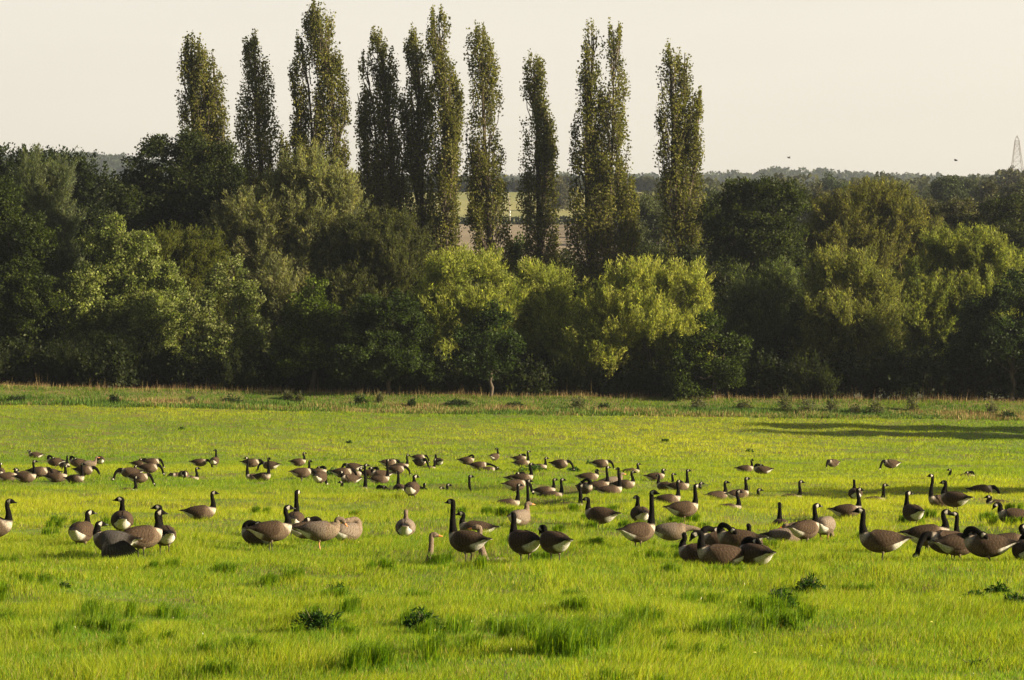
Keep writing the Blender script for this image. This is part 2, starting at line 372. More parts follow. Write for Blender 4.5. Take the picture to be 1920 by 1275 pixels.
# ------------------------------------------------------------------ foliage builders
def unit(v): return v / np.maximum(np.linalg.norm(v, axis=-1, keepdims=True), 1e-9)
def leaves(C, size, aspect, A=None, spread=1.0):
    """kite leaves at C; A preferred long axis"""
    n = len(C); a = R.normal(size=(n, 3))
    if A is not None: a = A + a * spread
    a = unit(a); b = unit(np.cross(a, R.normal(size=(n, 3))))
    Ls = (size * R.uniform(.65, 1.35, n))[:, None]; W = Ls * aspect
    V = np.stack([C - a * Ls * .5, C + b * W * .5, C + a * Ls * .5, C - b * W * .5], 1).reshape(-1, 3)
    Fq = np.arange(n * 4).reshape(-1, 4); return V, Fq
def tube(pts, rad, seg=6):
    pts = np.asarray(pts, float); n = len(pts); t = unit(np.gradient(pts, axis=0))
    ref = np.where(np.abs(t[:, 2:3]) > .9, np.array([[1., 0, 0]]), np.array([[0, 0, 1.]]))
    a = unit(np.cross(t, ref)); b = np.cross(t, a); th = np.arange(seg) * 2 * math.pi / seg
    V = pts[:, None, :] + np.asarray(rad)[:, None, None] * (a[:, None, :] * np.cos(th)[None, :, None] + b[:, None, :] * np.sin(th)[None, :, None])
    i = np.arange(n - 1)[:, None] * seg; j = np.arange(seg)[None, :]; k = (j + 1) % seg
    Fq = np.stack([i + j, i + k, i + seg + k, i + seg + j], -1).reshape(-1, 4)
    return V.reshape(-1, 3), Fq
def merge(parts):
    V = []; Fq = []; o = 0
    for v, f in parts: V.append(v); Fq.append(f + o); o += len(v)
    return np.concatenate(V), np.concatenate(Fq)
def limb(p0, p1, r0, r1, n=6, wob=.06):
    t = np.linspace(0, 1, n)[:, None]; p = p0 + (p1 - p0) * t
    ln = np.linalg.norm(p1 - p0); p[1:-1] += R.normal(size=(n - 2, 3)) * ln * wob
    return tube(p, r0 + (r1 - r0) * t[:, 0] ** .8)

KINDS = {  # leaf length, aspect, clump radius, leaves per clump, clump area, upward plume
 'alder':  (.175, .75, .50, 62, .62, .25, M_leaf),
 'oak':    (.19, .80, .60, 50, .72, .15, M_leaf),
 'willow': (.29, .22, .50, 80, .55, .75, M_willow),
 'thorn':  (.24, .70, .45, 26, .60, .40, M_leaf),
}
def crown_cloud(lobes, kind, col_a, col_b, dens=1.0, lsize=1.0):
    ll, asp, cr_, per, area, plume, mat = KINDS[kind]
    CC = []; AX = []; KK = []; ck = 0; subs = []
    for (c, r) in lobes:
        c = np.asarray(c, float); r = np.asarray(r, float)
        if max(r) > 1.15:      # break each bough into smaller rounded masses
            ns = int(np.clip(6 + max(r) * 2.2, 7, 16)); dd = unit(R.normal(size=(ns, 3))); dd[:, 2] = np.where(dd[:, 2] < -.5, -dd[:, 2], dd[:, 2])
            q = R.uniform(.34, .55, ns); fr = R.uniform(.55, .92, ns)
            subs += [(c + dd[i] * r * fr[i], r * q[i]) for i in range(ns)] + [(c, r * .6)]
        else: subs.append((c, r))
    for (c, r) in subs:
        A = 4 * math.pi * (((r[0] * r[1]) ** 1.6 + (r[0] * r[2]) ** 1.6 + (r[1] * r[2]) ** 1.6) / 3) ** (1 / 1.6)
        n = max(4, int(A / area * dens * .74 / lsize ** 1.5))
        dr = unit(R.normal(size=(n, 3)))
        f = vnoise(dr[:, 0] * 2.2 + c[0], dr[:, 2] * 2.2 + c[2] + dr[:, 1] * 1.7, 11)
        rr = np.where(R.random(n) < .22, R.uniform(.3, .75, n), R.uniform(.82, 1.02, n)) * (0.82 + .38 * f)
        cc = c + dr * r * rr[:, None]
        for k in range(n):
            m = int(per * R.uniform(.55, 1.35)); q = unit(R.normal(size=(m, 3))) * R.random((m, 1)) ** .45 * cr_ * lsize * np.array([1, 1, .85])
            if plume > .3:
                ax = unit(dr[k] * .6 + np.array([0, 0, plume]) + R.normal(size=3) * .12)
                q = q * .62 + ax * (R.uniform(-1.6, 1.9, (m, 1)) * cr_)
            else: ax = unit(dr[k] + np.array([0, 0, plume]))
            CC.append(cc[k] + q); AX.append(np.repeat(ax[None], m, 0)); KK.append(np.full(m, ck)); ck += 1
    CC = np.concatenate(CC); AX = np.concatenate(AX); KK = np.concatenate(KK)
    V, Fq = leaves(CC, ll * lsize, asp, AX, .55 if plume > .3 else 1.1)
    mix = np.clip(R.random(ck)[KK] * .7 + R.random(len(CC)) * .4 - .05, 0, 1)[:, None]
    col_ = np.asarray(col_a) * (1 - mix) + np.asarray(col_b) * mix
    col_ = col_ * np.clip(R.lognormal(-.03, .36, (len(CC), 1)), .4, 2.6)  # heavy-tailed leaf brightness puts sparkling highlights into the colour
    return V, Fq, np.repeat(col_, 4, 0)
def tree(name, label, cat, d, lobes_px, kind, ca, cb, group=None, dens=1.0, lsize=1.0, base_px=None, fill=True, foot=None, matx=None):
    """lobes_px: (px, py, rx, rz) in photo pixels at distance d"""
    s = F / d
    xs = [l[0] for l in lobes_px]; bx = base_px if base_px is not None else sum(xs) / len(xs)
    gx = P(bx, 600, d)[0]; gz = float(tz(gx, d, False)); root = empty(name, (gx, d, gz - .1))
    tag(root, label, cat, group)
    org = np.array([gx, d, gz - .1]); L3 = []
    for (px, py, rx, rz) in lobes_px:
        dd = d + R.uniform(-.25, .25) * rx / s
        c = P(px, py, dd); L3.append((c - org, (rx / s, min(rx, 1.3 * rz) / s * .9, rz / s)))
    if fill:       # lower boughs down to the ground
        x0 = min(l[0] - l[2] for l in lobes_px); x1 = max(l[0] + l[2] for l in lobes_px)
        w = (x1 - x0) / s; zt = max(l[0][2] for l in L3); zlow = min(l[0][2] - l[1][2] for l in L3)
        z = zlow + .12 * zt
        while z > .8:
            rr = min(w * .26, 2.6)
            for k in range(max(2, int(w / rr / 1.15))):
                fx = (k + .5) / max(2, int(w / rr / 1.15)); xx = (x0 + (x1 - x0) * (.08 + .84 * fx) - 960) / s - gx
                L3.append((np.array([xx + R.uniform(-.3, .3), R.uniform(-.22, .22) * w, z + R.uniform(-.4, .4)]), (rr, rr, rr * .85)))
            z -= rr * 1.25
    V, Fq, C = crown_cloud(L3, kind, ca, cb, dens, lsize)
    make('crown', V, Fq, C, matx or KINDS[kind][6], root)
    top = max(l[0][2] for l in L3); tr = .05 + .013 * top
    mid = np.array([R.uniform(-.3, .3), R.uniform(-.3, .3), top * .45])
    parts = [limb(np.zeros(3), mid, tr * 1.5, tr, 7, .02)]
    ordr = sorted(range(len(L3)), key=lambda i: -L3[i][0][2])[:9]
    for i in ordr:
        parts.append(limb(mid * R.uniform(.6, 1), L3[i][0] + np.array([0, 0, L3[i][1][2] * .5]), tr * .55, .02, 6, .05))
    V, Fq = merge(parts); make('trunk', V, Fq, mat=M_bark, parent=root, smooth=True)
    return root

# leaf colours tuned by eye; willow and poplar ones lightened to look sunlit
POP_A, POP_B = (.040, .047, .013), (.185, .175, .052)
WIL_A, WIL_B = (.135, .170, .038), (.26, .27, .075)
WG_A, WG_B = (.085, .110, .062), (.155, .180, .100)      # greyer willow
GOLD_A, GOLD_B = (.075, .075, .020), (.15, .125, .035)
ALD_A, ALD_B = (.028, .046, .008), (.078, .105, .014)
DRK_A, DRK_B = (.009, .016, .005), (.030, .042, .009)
SIL_A, SIL_B = (.060, .085, .020), (.23, .25, .09)

def poplar(label, d, leaders, dens=1.0, ca=POP_A, cb=POP_B):
    s = F / d; bx = leaders[0][-1][0]; gx = P(bx, 600, d)[0]; gz = float(tz(gx, d, False))
    root = empty('poplar_tree', (gx, d, gz - .1)); tag(root, label, 'tree', 'tall poplars in a row')
    org = np.array([gx, d, gz - .1]); CC = []; AX = []; KK = []; ck = 0; parts = []
    for li, ld in enumerate(leaders):
        pts = np.array([P(a[0], a[1], d) - org for a in ld]); hwid = np.array([a[2] / s for a in ld])
        yo = R.uniform(-.4, .4) * (1 if li else 0); pts[:, 1] += yo
        o = np.argsort(pts[:, 2]); pz = pts[o, 2]; px_ = pts[o, 0]; pw = hwid[o]
        zt = pz[-1]; zb = pz[0]
        pw = pw * 1.05 + .12
        n = int((zt - zb) * np.mean(pw) * 11 * dens)
        zz = R.uniform(zb, zt, n * 3); ww = np.interp(zz, pz, pw)
        zz = zz[R.random(n * 3) < ww / pw.max()][:n]; ww = np.interp(zz, pz, pw); xx = np.interp(zz, pz, px_)
        th = R.uniform(0, 2 * math.pi, len(zz)); rr = np.sqrt(R.uniform(0.02, 1, len(zz)))
        ox = np.cos(th) * rr * ww; oy = np.sin(th) * rr * np.maximum(ww, .5) * .9
        gap = vnoise(xx * 1.1 + ox * 1.3 + 50 * li, (zz) * .38 + oy * .3, 21 + li)
        keep = (gap > .23) | (rr < .25)
        for k in np.where(keep)[0]:
            m = int(R.uniform(28, 74)); tpr = min(1, .35 + (zt - zz[k]) / 4)
            q = np.clip(R.normal(size=(m, 3)), -1.7, 1.7) * np.array([.20 * tpr, .20, .46])
            c = np.array([xx[k] + ox[k], yo + oy[k], zz[k]])
            lean = np.array([ox[k] * .12, oy[k] * .12, 1.0])
            CC.append(c + q + lean * q[:, 2:3] * .15); AX.append(np.repeat(lean[None] * .4, m, 0)); KK.append(np.full(m, ck)); ck += 1
            if R.random() < .45:
                dn = R.uniform(1.2, 3.2); z0 = max(zb, zz[k] - dn); x0 = np.interp(z0, pz, px_)
                parts.append(tube([[x0 + ox[k] * .35, yo + oy[k] * .35, z0], [xx[k] + ox[k] * .85, yo + oy[k] * .85, (z0 + zz[k]) / 2], [c[0], c[1], c[2] + .4]], [.05, .035, .012], 4))
        tp = [[px_[i], yo, pz[i]] for i in range(len(pz))]; tp[-1][2] -= .3
        tr = np.interp(np.linspace(0, 1, len(tp)), [0, 1], [.26 if li == 0 else .15, .03])
        parts.append(tube(tp, tr, 7))
        if tp[0][2] > .3:
            parts.append(tube([[0 if li else tp[0][0], yo * .3, 0 if li == 0 else max(0, tp[0][2] - 5)], [tp[0][0] * .7, yo, tp[0][2] * .6 if li == 0 else tp[0][2] - 2], tp[0]], [.34 if li == 0 else .17, .28 if li == 0 else .16, .26 if li == 0 else .15], 7))
    CC = np.concatenate(CC); AX = np.concatenate(AX); KK = np.concatenate(KK)
    V, Fq = leaves(CC, .185, .85, AX, 1.0)
    mix = np.clip(R.random(ck)[KK] * .6 + R.random(len(CC)) * .5 - .05, 0, 1)[:, None]
    c_ = (np.asarray(ca) * (1 - mix) + np.asarray(cb) * mix) * R.uniform(.75, 1.25, (len(CC), 1))
    make('crown', V, Fq, np.repeat(c_, 4, 0), M_leaf, root)
    V, Fq = merge(parts); make('trunk', V, Fq, mat=M_bark, parent=root, smooth=True)

# ---- the poplar row (leaders as px, py, half width)
poplar('broad poplar at the left end of the row, top leaning right', 238, [
  [(362, 68, 5), (358, 95, 14), (358, 150, 20), (362, 220, 26), (366, 300, 28), (372, 420, 26)],
  [(398, 92, 5), (402, 130, 13), (405, 200, 17), (410, 270, 19), (405, 400, 20)],
  [(380, 80, 4), (382, 130, 18), (385, 220, 28), (388, 330, 30)]], 1.25)
poplar('second poplar from the left, single pointed spire', 240, [
  [(476, 68, 3), (475, 90, 13), (478, 120, 23), (480, 170, 29), (485, 250, 38), (490, 310, 38), (490, 420, 34)]], 1.4)
poplar('small poplar tip between the second and third tall poplars', 246, [
  [(530, 262, 2), (531, 280, 6), (532, 305, 9), (535, 360, 12), (535, 420, 12)]], 1.4)
poplar('tallest poplar, third spire with two lower left leaders', 238, [
  [(590, 8, 6), (597, 40, 24), (606, 80, 28), (618, 130, 24), (624, 200, 25), (628, 270, 20), (625, 350, 22), (622, 420, 22)],
  [(562, 76, 5), (568, 105, 17), (578, 160, 24), (584, 230, 26), (585, 300, 28), (590, 400, 26)],
  [(543, 120, 4), (548, 150, 9), (556, 200, 14), (562, 270, 17), (565, 330, 18)]], 1.35)
poplar('fourth poplar, leaning spire with two stepped left leaders', 240, [
  [(704, 68, 4), (712, 95, 20), (722, 150, 20), (727, 210, 22), (735, 300, 24), (738, 400, 26), (740, 460, 22)],
  [(682, 110, 3), (688, 140, 9), (700, 200, 17), (706, 280, 22), (712, 360, 26), (715, 440, 26)],
  [(670, 168, 3), (676, 200, 9), (684, 250, 14), (690, 320, 18), (694, 390, 18)]], 1.35)
poplar('thin poplar leaning left against the very tall one near the middle', 239, [
  [(771, 62, 4), (777, 90, 16), (785, 140, 19), (786, 200, 26), (782, 260, 26), (788, 340, 25), (795, 430, 24), (798, 500, 20)],
  [(757, 170, 3), (760, 200, 9), (767, 260, 12), (775, 330, 15)]], 1.35)
poplar('very tall narrow poplar near the middle with sunlit ivy-like base', 237, [
  [(822, 27, 8), (824, 60, 22), (830, 110, 22), (834, 170, 24), (835, 260, 24), (835, 350, 24), (836, 430, 24), (836, 520, 20)],
  [(858, 160, 3), (858, 190, 7), (852, 240, 12), (850, 300, 12)]], 1.5)
poplar('slim poplar right of the middle, widest near its foot', 238, [
  [(898, 52, 6), (898, 75, 17), (904, 120, 26), (906, 200, 29), (908, 250, 24), (912, 320, 30), (916, 420, 34), (925, 480, 30), (935, 530, 22)],
  [(880, 250, 4), (884, 300, 12), (892, 370, 16), (895, 430, 14)]], 1.15)
poplar('shortest poplar of the row, narrow tapered spire', 240, [
  [(1001, 103, 7), (1001, 125, 14), (1002, 165, 17), (1006, 220, 22), (1009, 300, 31), (1010, 400, 32), (1012, 480, 32), (1015, 540, 28)],
  [(1027, 205, 4), (1026, 240, 11), (1024, 300, 16)]], 1.35)
poplar('wide double-topped poplar, the broadest of the row', 237, [
  [(1112, 52, 8), (1112, 90, 17), (1108, 150, 20), (1106, 220, 27), (1100, 320, 32), (1102, 420, 36), (1110, 520, 34)],
  [(1150, 53, 8), (1150, 90, 18), (1150, 160, 22), (1148, 250, 26), (1146, 350, 30), (1142, 450, 32), (1140, 520, 30)],
  [(1182, 340, 4), (1180, 370, 13), (1176, 430, 18), (1172, 490, 18)]], 1.3)
poplar('last poplar at the right end of the row with a side leader', 239, [
  [(1258, 84, 6), (1258, 110, 16), (1258, 160, 22), (1262, 230, 26), (1262, 320, 30), (1268, 400, 30), (1280, 500, 26)],
  [(1284, 92, 5), (1284, 120, 14), (1284, 180, 18), (1284, 270, 22), (1290, 360, 26), (1298, 450, 26)],
  [(1308, 180, 3), (1308, 205, 8), (1305, 250, 9), (1304, 300, 11)]], 1.05)

# ---- trees and bushes of the belt
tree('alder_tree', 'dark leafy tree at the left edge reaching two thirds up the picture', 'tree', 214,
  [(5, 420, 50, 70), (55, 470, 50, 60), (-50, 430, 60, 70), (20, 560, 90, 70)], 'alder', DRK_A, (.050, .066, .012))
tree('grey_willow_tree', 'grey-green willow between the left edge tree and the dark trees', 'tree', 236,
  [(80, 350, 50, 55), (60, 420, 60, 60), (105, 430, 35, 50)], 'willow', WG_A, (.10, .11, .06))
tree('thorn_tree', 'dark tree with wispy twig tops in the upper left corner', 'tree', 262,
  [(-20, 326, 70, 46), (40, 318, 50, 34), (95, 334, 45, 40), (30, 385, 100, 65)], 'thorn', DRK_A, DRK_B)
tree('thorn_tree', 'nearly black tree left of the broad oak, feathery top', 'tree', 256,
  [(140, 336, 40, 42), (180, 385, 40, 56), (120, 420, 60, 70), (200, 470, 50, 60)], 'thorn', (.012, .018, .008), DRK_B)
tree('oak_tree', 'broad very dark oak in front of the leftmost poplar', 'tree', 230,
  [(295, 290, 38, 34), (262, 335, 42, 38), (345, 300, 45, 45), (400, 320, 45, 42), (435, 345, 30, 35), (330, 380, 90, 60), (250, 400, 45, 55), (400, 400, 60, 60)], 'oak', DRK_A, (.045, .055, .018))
tree('white_poplar_tree', 'bright tree with pale shimmering leaves and pointed top, left of centre belt', 'tree', 214,
  [(215, 425, 24, 28), (180, 470, 36, 36), (250, 480, 40, 38), (290, 520, 36, 36), (200, 540, 70, 50), (150, 570, 45, 55), (270, 590, 60, 50), (330, 560, 25, 35)], 'alder', SIL_A, SIL_B)
tree('hazel_bush', 'low olive bush between the pale shimmering tree and the big willow', 'bush', 222,
  [(300, 480, 50, 36), (360, 475, 45, 34), (390, 510, 35, 40)], 'willow', (.05, .065, .015), (.10, .105, .025))
tree('white_poplar_tree', 'loose open tree with sparkling leaves along its right edge', 'tree', 209,
  [(432, 500, 24, 26), (405, 545, 34, 34), (455, 560, 30, 34), (380, 590, 40, 40), (475, 600, 22, 25), (430, 630, 55, 45), (465, 660, 30, 30)], 'alder', SIL_A, (.19, .20, .09), dens=.9)
tree('big_willow_tree', 'largest willow, grey on the left and golden on the right', 'tree', 226,
  [(590, 345, 55, 42), (540, 350, 40, 36), (640, 380, 38, 45), (470, 400, 55, 45), (430, 450, 38, 50), (570, 440, 80, 60), (640, 470, 40, 55), (500, 500, 90, 60), (615, 550, 60, 60)], 'willow', (.105, .125, .066), (.20, .195, .095), dens=1.2)
tree('alder_tree', 'green cone-shaped tree with pointed top left of centre', 'tree', 207,
  [(588, 540, 20, 28), (575, 585, 36, 32), (610, 600, 32, 32), (585, 650, 60, 45), (545, 640, 28, 36), (630, 660, 28, 40)], 'alder', ALD_A, ALD_B)
tree('alder_tree', 'round dark green tree right of the cone-shaped one', 'tree', 205,
  [(700, 590, 40, 34), (750, 585, 36, 32), (785, 620, 24, 34), (670, 630, 34, 38), (730, 660, 70, 50)], 'alder', (.016, .028, .007), (.038, .056, .012))
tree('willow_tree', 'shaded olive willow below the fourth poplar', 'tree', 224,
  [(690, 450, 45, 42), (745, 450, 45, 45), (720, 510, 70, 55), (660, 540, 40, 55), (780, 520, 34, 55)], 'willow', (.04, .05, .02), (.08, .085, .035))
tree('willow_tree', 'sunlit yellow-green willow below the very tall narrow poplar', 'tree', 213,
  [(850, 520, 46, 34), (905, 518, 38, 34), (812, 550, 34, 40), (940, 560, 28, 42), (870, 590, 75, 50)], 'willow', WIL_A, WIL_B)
tree('willow_tree', 'sunlit willow under the shortest poplar', 'tree', 214,
  [(1010, 530, 34, 30), (1048, 565, 38, 40), (975, 570, 38, 42), (1015, 620, 65, 55)], 'willow', WIL_A, WIL_B)
tree('big_willow_tree', 'widest bright yellow-green willow right of centre', 'tree', 211,
  [(1235, 530, 48, 34), (1180, 540, 48, 36), (1285, 545, 40, 38), (1130, 575, 44, 40), (1312, 590, 26, 44), (1210, 610, 90, 60), (1110, 640, 40, 50), (1280, 640, 45, 50)], 'willow', WIL_A, (.29, .29, .08))
tree('alder_tree', 'small dark tree nestled between the two sunlit willows', 'tree', 205,
  [(920, 610, 30, 34), (890, 650, 36, 40), (950, 660, 30, 45)], 'alder', DRK_A, (.04, .065, .016))
tree('alder_tree', 'low dark green bushy tree at the right foot of the widest willow', 'tree', 205,
  [(1330, 620, 34, 32), (1372, 655, 28, 30), (1300, 670, 40, 40), (1350, 700, 40, 30)], 'alder', DRK_A, (.050, .072, .012))
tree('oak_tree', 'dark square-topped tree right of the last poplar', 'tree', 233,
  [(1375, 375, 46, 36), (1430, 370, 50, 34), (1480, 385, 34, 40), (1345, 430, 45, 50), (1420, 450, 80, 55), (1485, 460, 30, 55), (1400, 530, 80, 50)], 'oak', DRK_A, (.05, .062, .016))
tree('willow_tree', 'large olive-gold domed willow at the right', 'tree', 240,
  [(1640, 395, 60, 42), (1570, 410, 45, 38), (1695, 430, 40, 46), (1530, 460, 42, 45), (1620, 480, 100, 55), (1735, 470, 40, 45), (1560, 540, 70, 50)], 'willow', (.060, .072, .022), (.135, .128, .042))
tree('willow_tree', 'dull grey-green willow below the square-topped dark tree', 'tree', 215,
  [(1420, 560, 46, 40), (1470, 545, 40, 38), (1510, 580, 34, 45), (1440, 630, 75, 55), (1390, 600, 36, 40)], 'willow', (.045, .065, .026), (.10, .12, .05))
tree('willow_tree', 'sunlit narrow willow crowned with light leaves at the right', 'tree', 211,
  [(1565, 510, 38, 30), (1615, 520, 42, 34), (1655, 560, 30, 40), (1540, 570, 34, 45), (1600, 610, 70, 55)], 'willow', (.08, .10, .028), (.18, .18, .06))
tree('big_willow_tree', 'tall sprawling willow reaching the right edge', 'tree', 219,
  [(1825, 465, 46, 36), (1770, 480, 44, 38), (1875, 500, 44, 42), (1725, 530, 40, 46), (1800, 560, 90, 60), (1900, 570, 40, 55), (1690, 590, 36, 45)], 'willow', (.07, .10, .025), (.20, .21, .055))
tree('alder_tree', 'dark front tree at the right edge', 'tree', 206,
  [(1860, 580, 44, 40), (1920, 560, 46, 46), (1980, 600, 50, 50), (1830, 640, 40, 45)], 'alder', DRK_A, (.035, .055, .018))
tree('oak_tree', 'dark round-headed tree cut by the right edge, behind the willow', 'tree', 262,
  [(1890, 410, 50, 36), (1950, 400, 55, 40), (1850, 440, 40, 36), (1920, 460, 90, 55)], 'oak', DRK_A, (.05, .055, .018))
tree('thorn_tree', 'coarse-leaved tree left of the dark round-headed one', 'tree', 268,
  [(1755, 405, 36, 26), (1800, 400, 34, 24), (1780, 440, 60, 36)], 'alder', (.035, .042, .018), (.09, .085, .045), lsize=1.1)
tree('willow_tree', 'hazy grey tree just left of the last poplar', 'tree', 330,
  [(1215, 400, 30, 30), (1240, 420, 26, 34), (1200, 450, 30, 34)], 'oak', (.05, .06, .035), (.08, .09, .05))
tree('willow_tree', 'shaded tree behind the shortest and the widest poplars', 'tree', 250,
  [(1055, 510, 40, 34), (1085, 540, 40, 45), (1210, 500, 44, 40), (1240, 520, 36, 46)], 'oak', DRK_A, (.055, .06, .025))
tree('alder_tree', 'green tree top showing left of the shortest poplar', 'tree', 244,
  [(968, 470, 18, 26), (960, 510, 30, 34), (975, 550, 34, 34)], 'oak', (.035, .055, .015), (.07, .10, .022))
tree('oak_tree', 'dark tree filling the gap behind the slim poplar', 'tree', 252,
  [(770, 500, 50, 44), (860, 520, 50, 44), (820, 560, 60, 50)], 'oak', DRK_A, (.05, .055, .02))
tree('oak_tree', 'shaded tree seen between the dark square-topped tree and the widest willow', 'tree', 226,
  [(1345, 540, 36, 40), (1300, 500, 30, 36), (1340, 600, 44, 44)], 'oak', DRK_A, (.04, .045, .02))
tree('oak_tree', 'shaded tree behind the middle of the largest willow', 'tree', 252, [(590, 470, 50, 50), (650, 500, 40, 50), (540, 500, 50, 60)], 'oak', DRK_A, (.05, .055, .02), dens=.7, lsize=1.2)
tree('oak_tree', 'shaded tree between the last poplar and the square-topped dark tree', 'tree', 254, [(1330, 470, 36, 40), (1305, 520, 36, 44)], 'oak', DRK_A, (.05, .055, .02), dens=.8, lsize=1.2)
# scrub at the foot of the belt
scrub = [(-30, 640), (55, 650), (130, 655), (205, 662), (285, 655), (360, 665), (440, 680), (510, 672), (600, 690), (690, 700), (770, 690), (845, 672), (910, 700), (985, 690),
         (1060, 690), (1135, 700), (1215, 698), (1290, 705), (1385, 690), (1450, 680), (1520, 690), (1590, 680), (1660, 670), (1730, 680), (1800, 690), (1870, 680), (1945, 690)]
ORD = 'first second third fourth fifth sixth seventh eighth ninth tenth eleventh twelfth thirteenth fourteenth fifteenth sixteenth seventeenth eighteenth nineteenth twentieth twenty-first twenty-second twenty-third twenty-fourth twenty-fifth'.split()
scrub2 = [(x_, 668 + (x_ * 7 % 23)) for x_ in range(-40, 1990, 88)]
WHERE = ['cut by the left edge', 'under the dark left edge tree', 'left of the pale shimmering tree', 'under the pale shimmering tree', 'right of the pale shimmering tree foot', 'between the pale shimmering tree and the sparkling one', 'under the sparkling open tree', 'left of the cone-shaped tree foot', 'under the cone-shaped tree', 'under the round dark tree', 'right of the round dark tree foot', 'left under the first sunlit willow', 'under the small nestled dark tree', 'left under the shortest poplar', 'right under the shortest poplar', 'left under the widest willow', 'under the middle of the widest willow', 'right under the widest willow', 'left under the dull grey willow', 'right under the dull grey willow', 'left under the narrow sunlit willow', 'right under the narrow sunlit willow', 'left under the sprawling willow', 'under the middle of the sprawling willow', 'right under the sprawling willow', 'under the dark right edge tree', 'cut by the right edge']
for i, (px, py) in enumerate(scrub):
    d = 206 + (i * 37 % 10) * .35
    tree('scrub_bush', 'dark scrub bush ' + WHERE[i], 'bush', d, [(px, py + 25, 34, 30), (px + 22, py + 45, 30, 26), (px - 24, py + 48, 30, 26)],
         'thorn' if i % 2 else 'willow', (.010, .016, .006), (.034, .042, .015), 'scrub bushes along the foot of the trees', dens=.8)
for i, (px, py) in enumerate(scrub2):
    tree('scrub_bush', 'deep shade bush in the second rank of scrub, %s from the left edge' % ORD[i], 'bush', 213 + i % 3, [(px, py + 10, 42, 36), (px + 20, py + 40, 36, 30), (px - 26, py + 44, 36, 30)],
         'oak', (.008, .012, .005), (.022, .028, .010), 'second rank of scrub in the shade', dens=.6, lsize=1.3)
# trees beyond the right edge: they stand there in life, their shade falls across the meadow
def plain_tree(name, label, x, y, w, h, kind, ca, cb):
    s = F / y; px = 960 + x * s; pt = YH - (float(tz(x, y, False)) + h - H) * s; W = w * s / 2; hh = h * s
    tree(name, label, 'tree', y, [(px, pt + .22 * hh, W * .6, hh * .2), (px - W * .45, pt + .4 * hh, W * .55, hh * .2), (px + W * .45, pt + .42 * hh, W * .55, hh * .2), (px, pt + .5 * hh, W * .8, hh * .2)],
         kind, ca, cb, lsize=1.5, dens=.5)
plain_tree('oak_tree', 'oak standing out of frame beyond the right edge, nearest the belt', 50, 180, 12, 13, 'oak', DRK_A, ALD_B)
plain_tree('oak_tree', 'oak standing out of frame to the right, second along the meadow side', 48, 171, 11, 12, 'oak', DRK_A, ALD_B)
plain_tree('thorn_tree', 'hawthorn standing out of frame to the right of the flock', 29.5, 74, 10, 7.5, 'thorn', DRK_A, ALD_B)

# ---- far trees on the right and the ridge wood
def far_tree(label, px, ytop, wpx, hpx, d, ca, cb):
    tree('distant_tree', label, 'tree', d, [(px, ytop + hpx * .42, wpx * .36, hpx * .42), (px - wpx * .25, ytop + hpx * .55, wpx * .28, hpx * .35), (px + wpx * .26, ytop + hpx * .55, wpx * .28, hpx * .36)],
         'oak', ca, cb, 'distant trees behind the belt on the right', dens=1.3, lsize=1.7 * d / 450, fill=False, matx=M_far)
FAR = [(1330, 352, 60, 50, 480), (1395, 345, 50, 40, 620), (1460, 330, 60, 50, 560), (1505, 345, 40, 60, 500), (1540, 342, 46, 70, 430), (1560, 326, 70, 50, 640), (1610, 338, 60, 46, 480), (1660, 344, 46, 36, 500), (1700, 350, 50, 40, 470),
       (1745, 360, 70, 60, 420), (1780, 320, 66, 60, 450), (1815, 330, 40, 40, 520), (1850, 334, 66, 60, 430), (1890, 336, 50, 56, 440), (1925, 332, 60, 60, 430), (1905, 312, 60, 36, 700), (1800, 372, 90, 50, 390), (1700, 385, 80, 50, 360), (1880, 380, 80, 50, 380), (1640, 372, 70, 60, 370), (1240, 372, 50, 60, 470), (1045, 330, 40, 32, 900), (1275, 350, 40, 44, 640), (1590, 370, 60, 50, 400), (1960, 372, 70, 60, 400)]
FW = ['hazy tree directly right of the last poplar', 'small hazy tree above the square-topped dark tree', 'far crown peeping over the square-topped dark tree', 'far tree at the right shoulder of the square-topped tree', 'brownish far tree left of the domed willow', 'rounded far tree high above the domed willow', 'bright green far tree over the domed willow', 'small far tree over the right of the domed willow', 'far tree on the right shoulder of the domed willow', 'far tree below the tallest distant crown', 'tallest distant crown with feathery top, upper right', 'pale hazy crown just right of the tallest distant one', 'neat round distant tree at upper right', 'brown rounded distant tree near the right edge', 'distant tree cut by the right edge', 'faint crown at the foot of the pylon', 'low distant bushy tree above the sprawling willow', 'olive distant tree between domed and sprawling willows', 'distant tree behind the dark round-headed one', 'distant tree behind the top of the domed willow', 'distant tree hazy left of the last poplar', 'lone faint tree on the far field edge between poplars', 'faint tree touching the last poplar on its right', 'distant tree left behind the domed willow', 'distant tree beyond the right edge']
for (px, yt, w, h, d), lb in zip(FAR, FW):
    k = R.random(); a = np.array([.035, .05, .02]) * (1 - k) + np.array([.07, .065, .03]) * k
    far_tree(lb, px, yt + 12, w, h + 30, d, a * .7, a * 1.5)
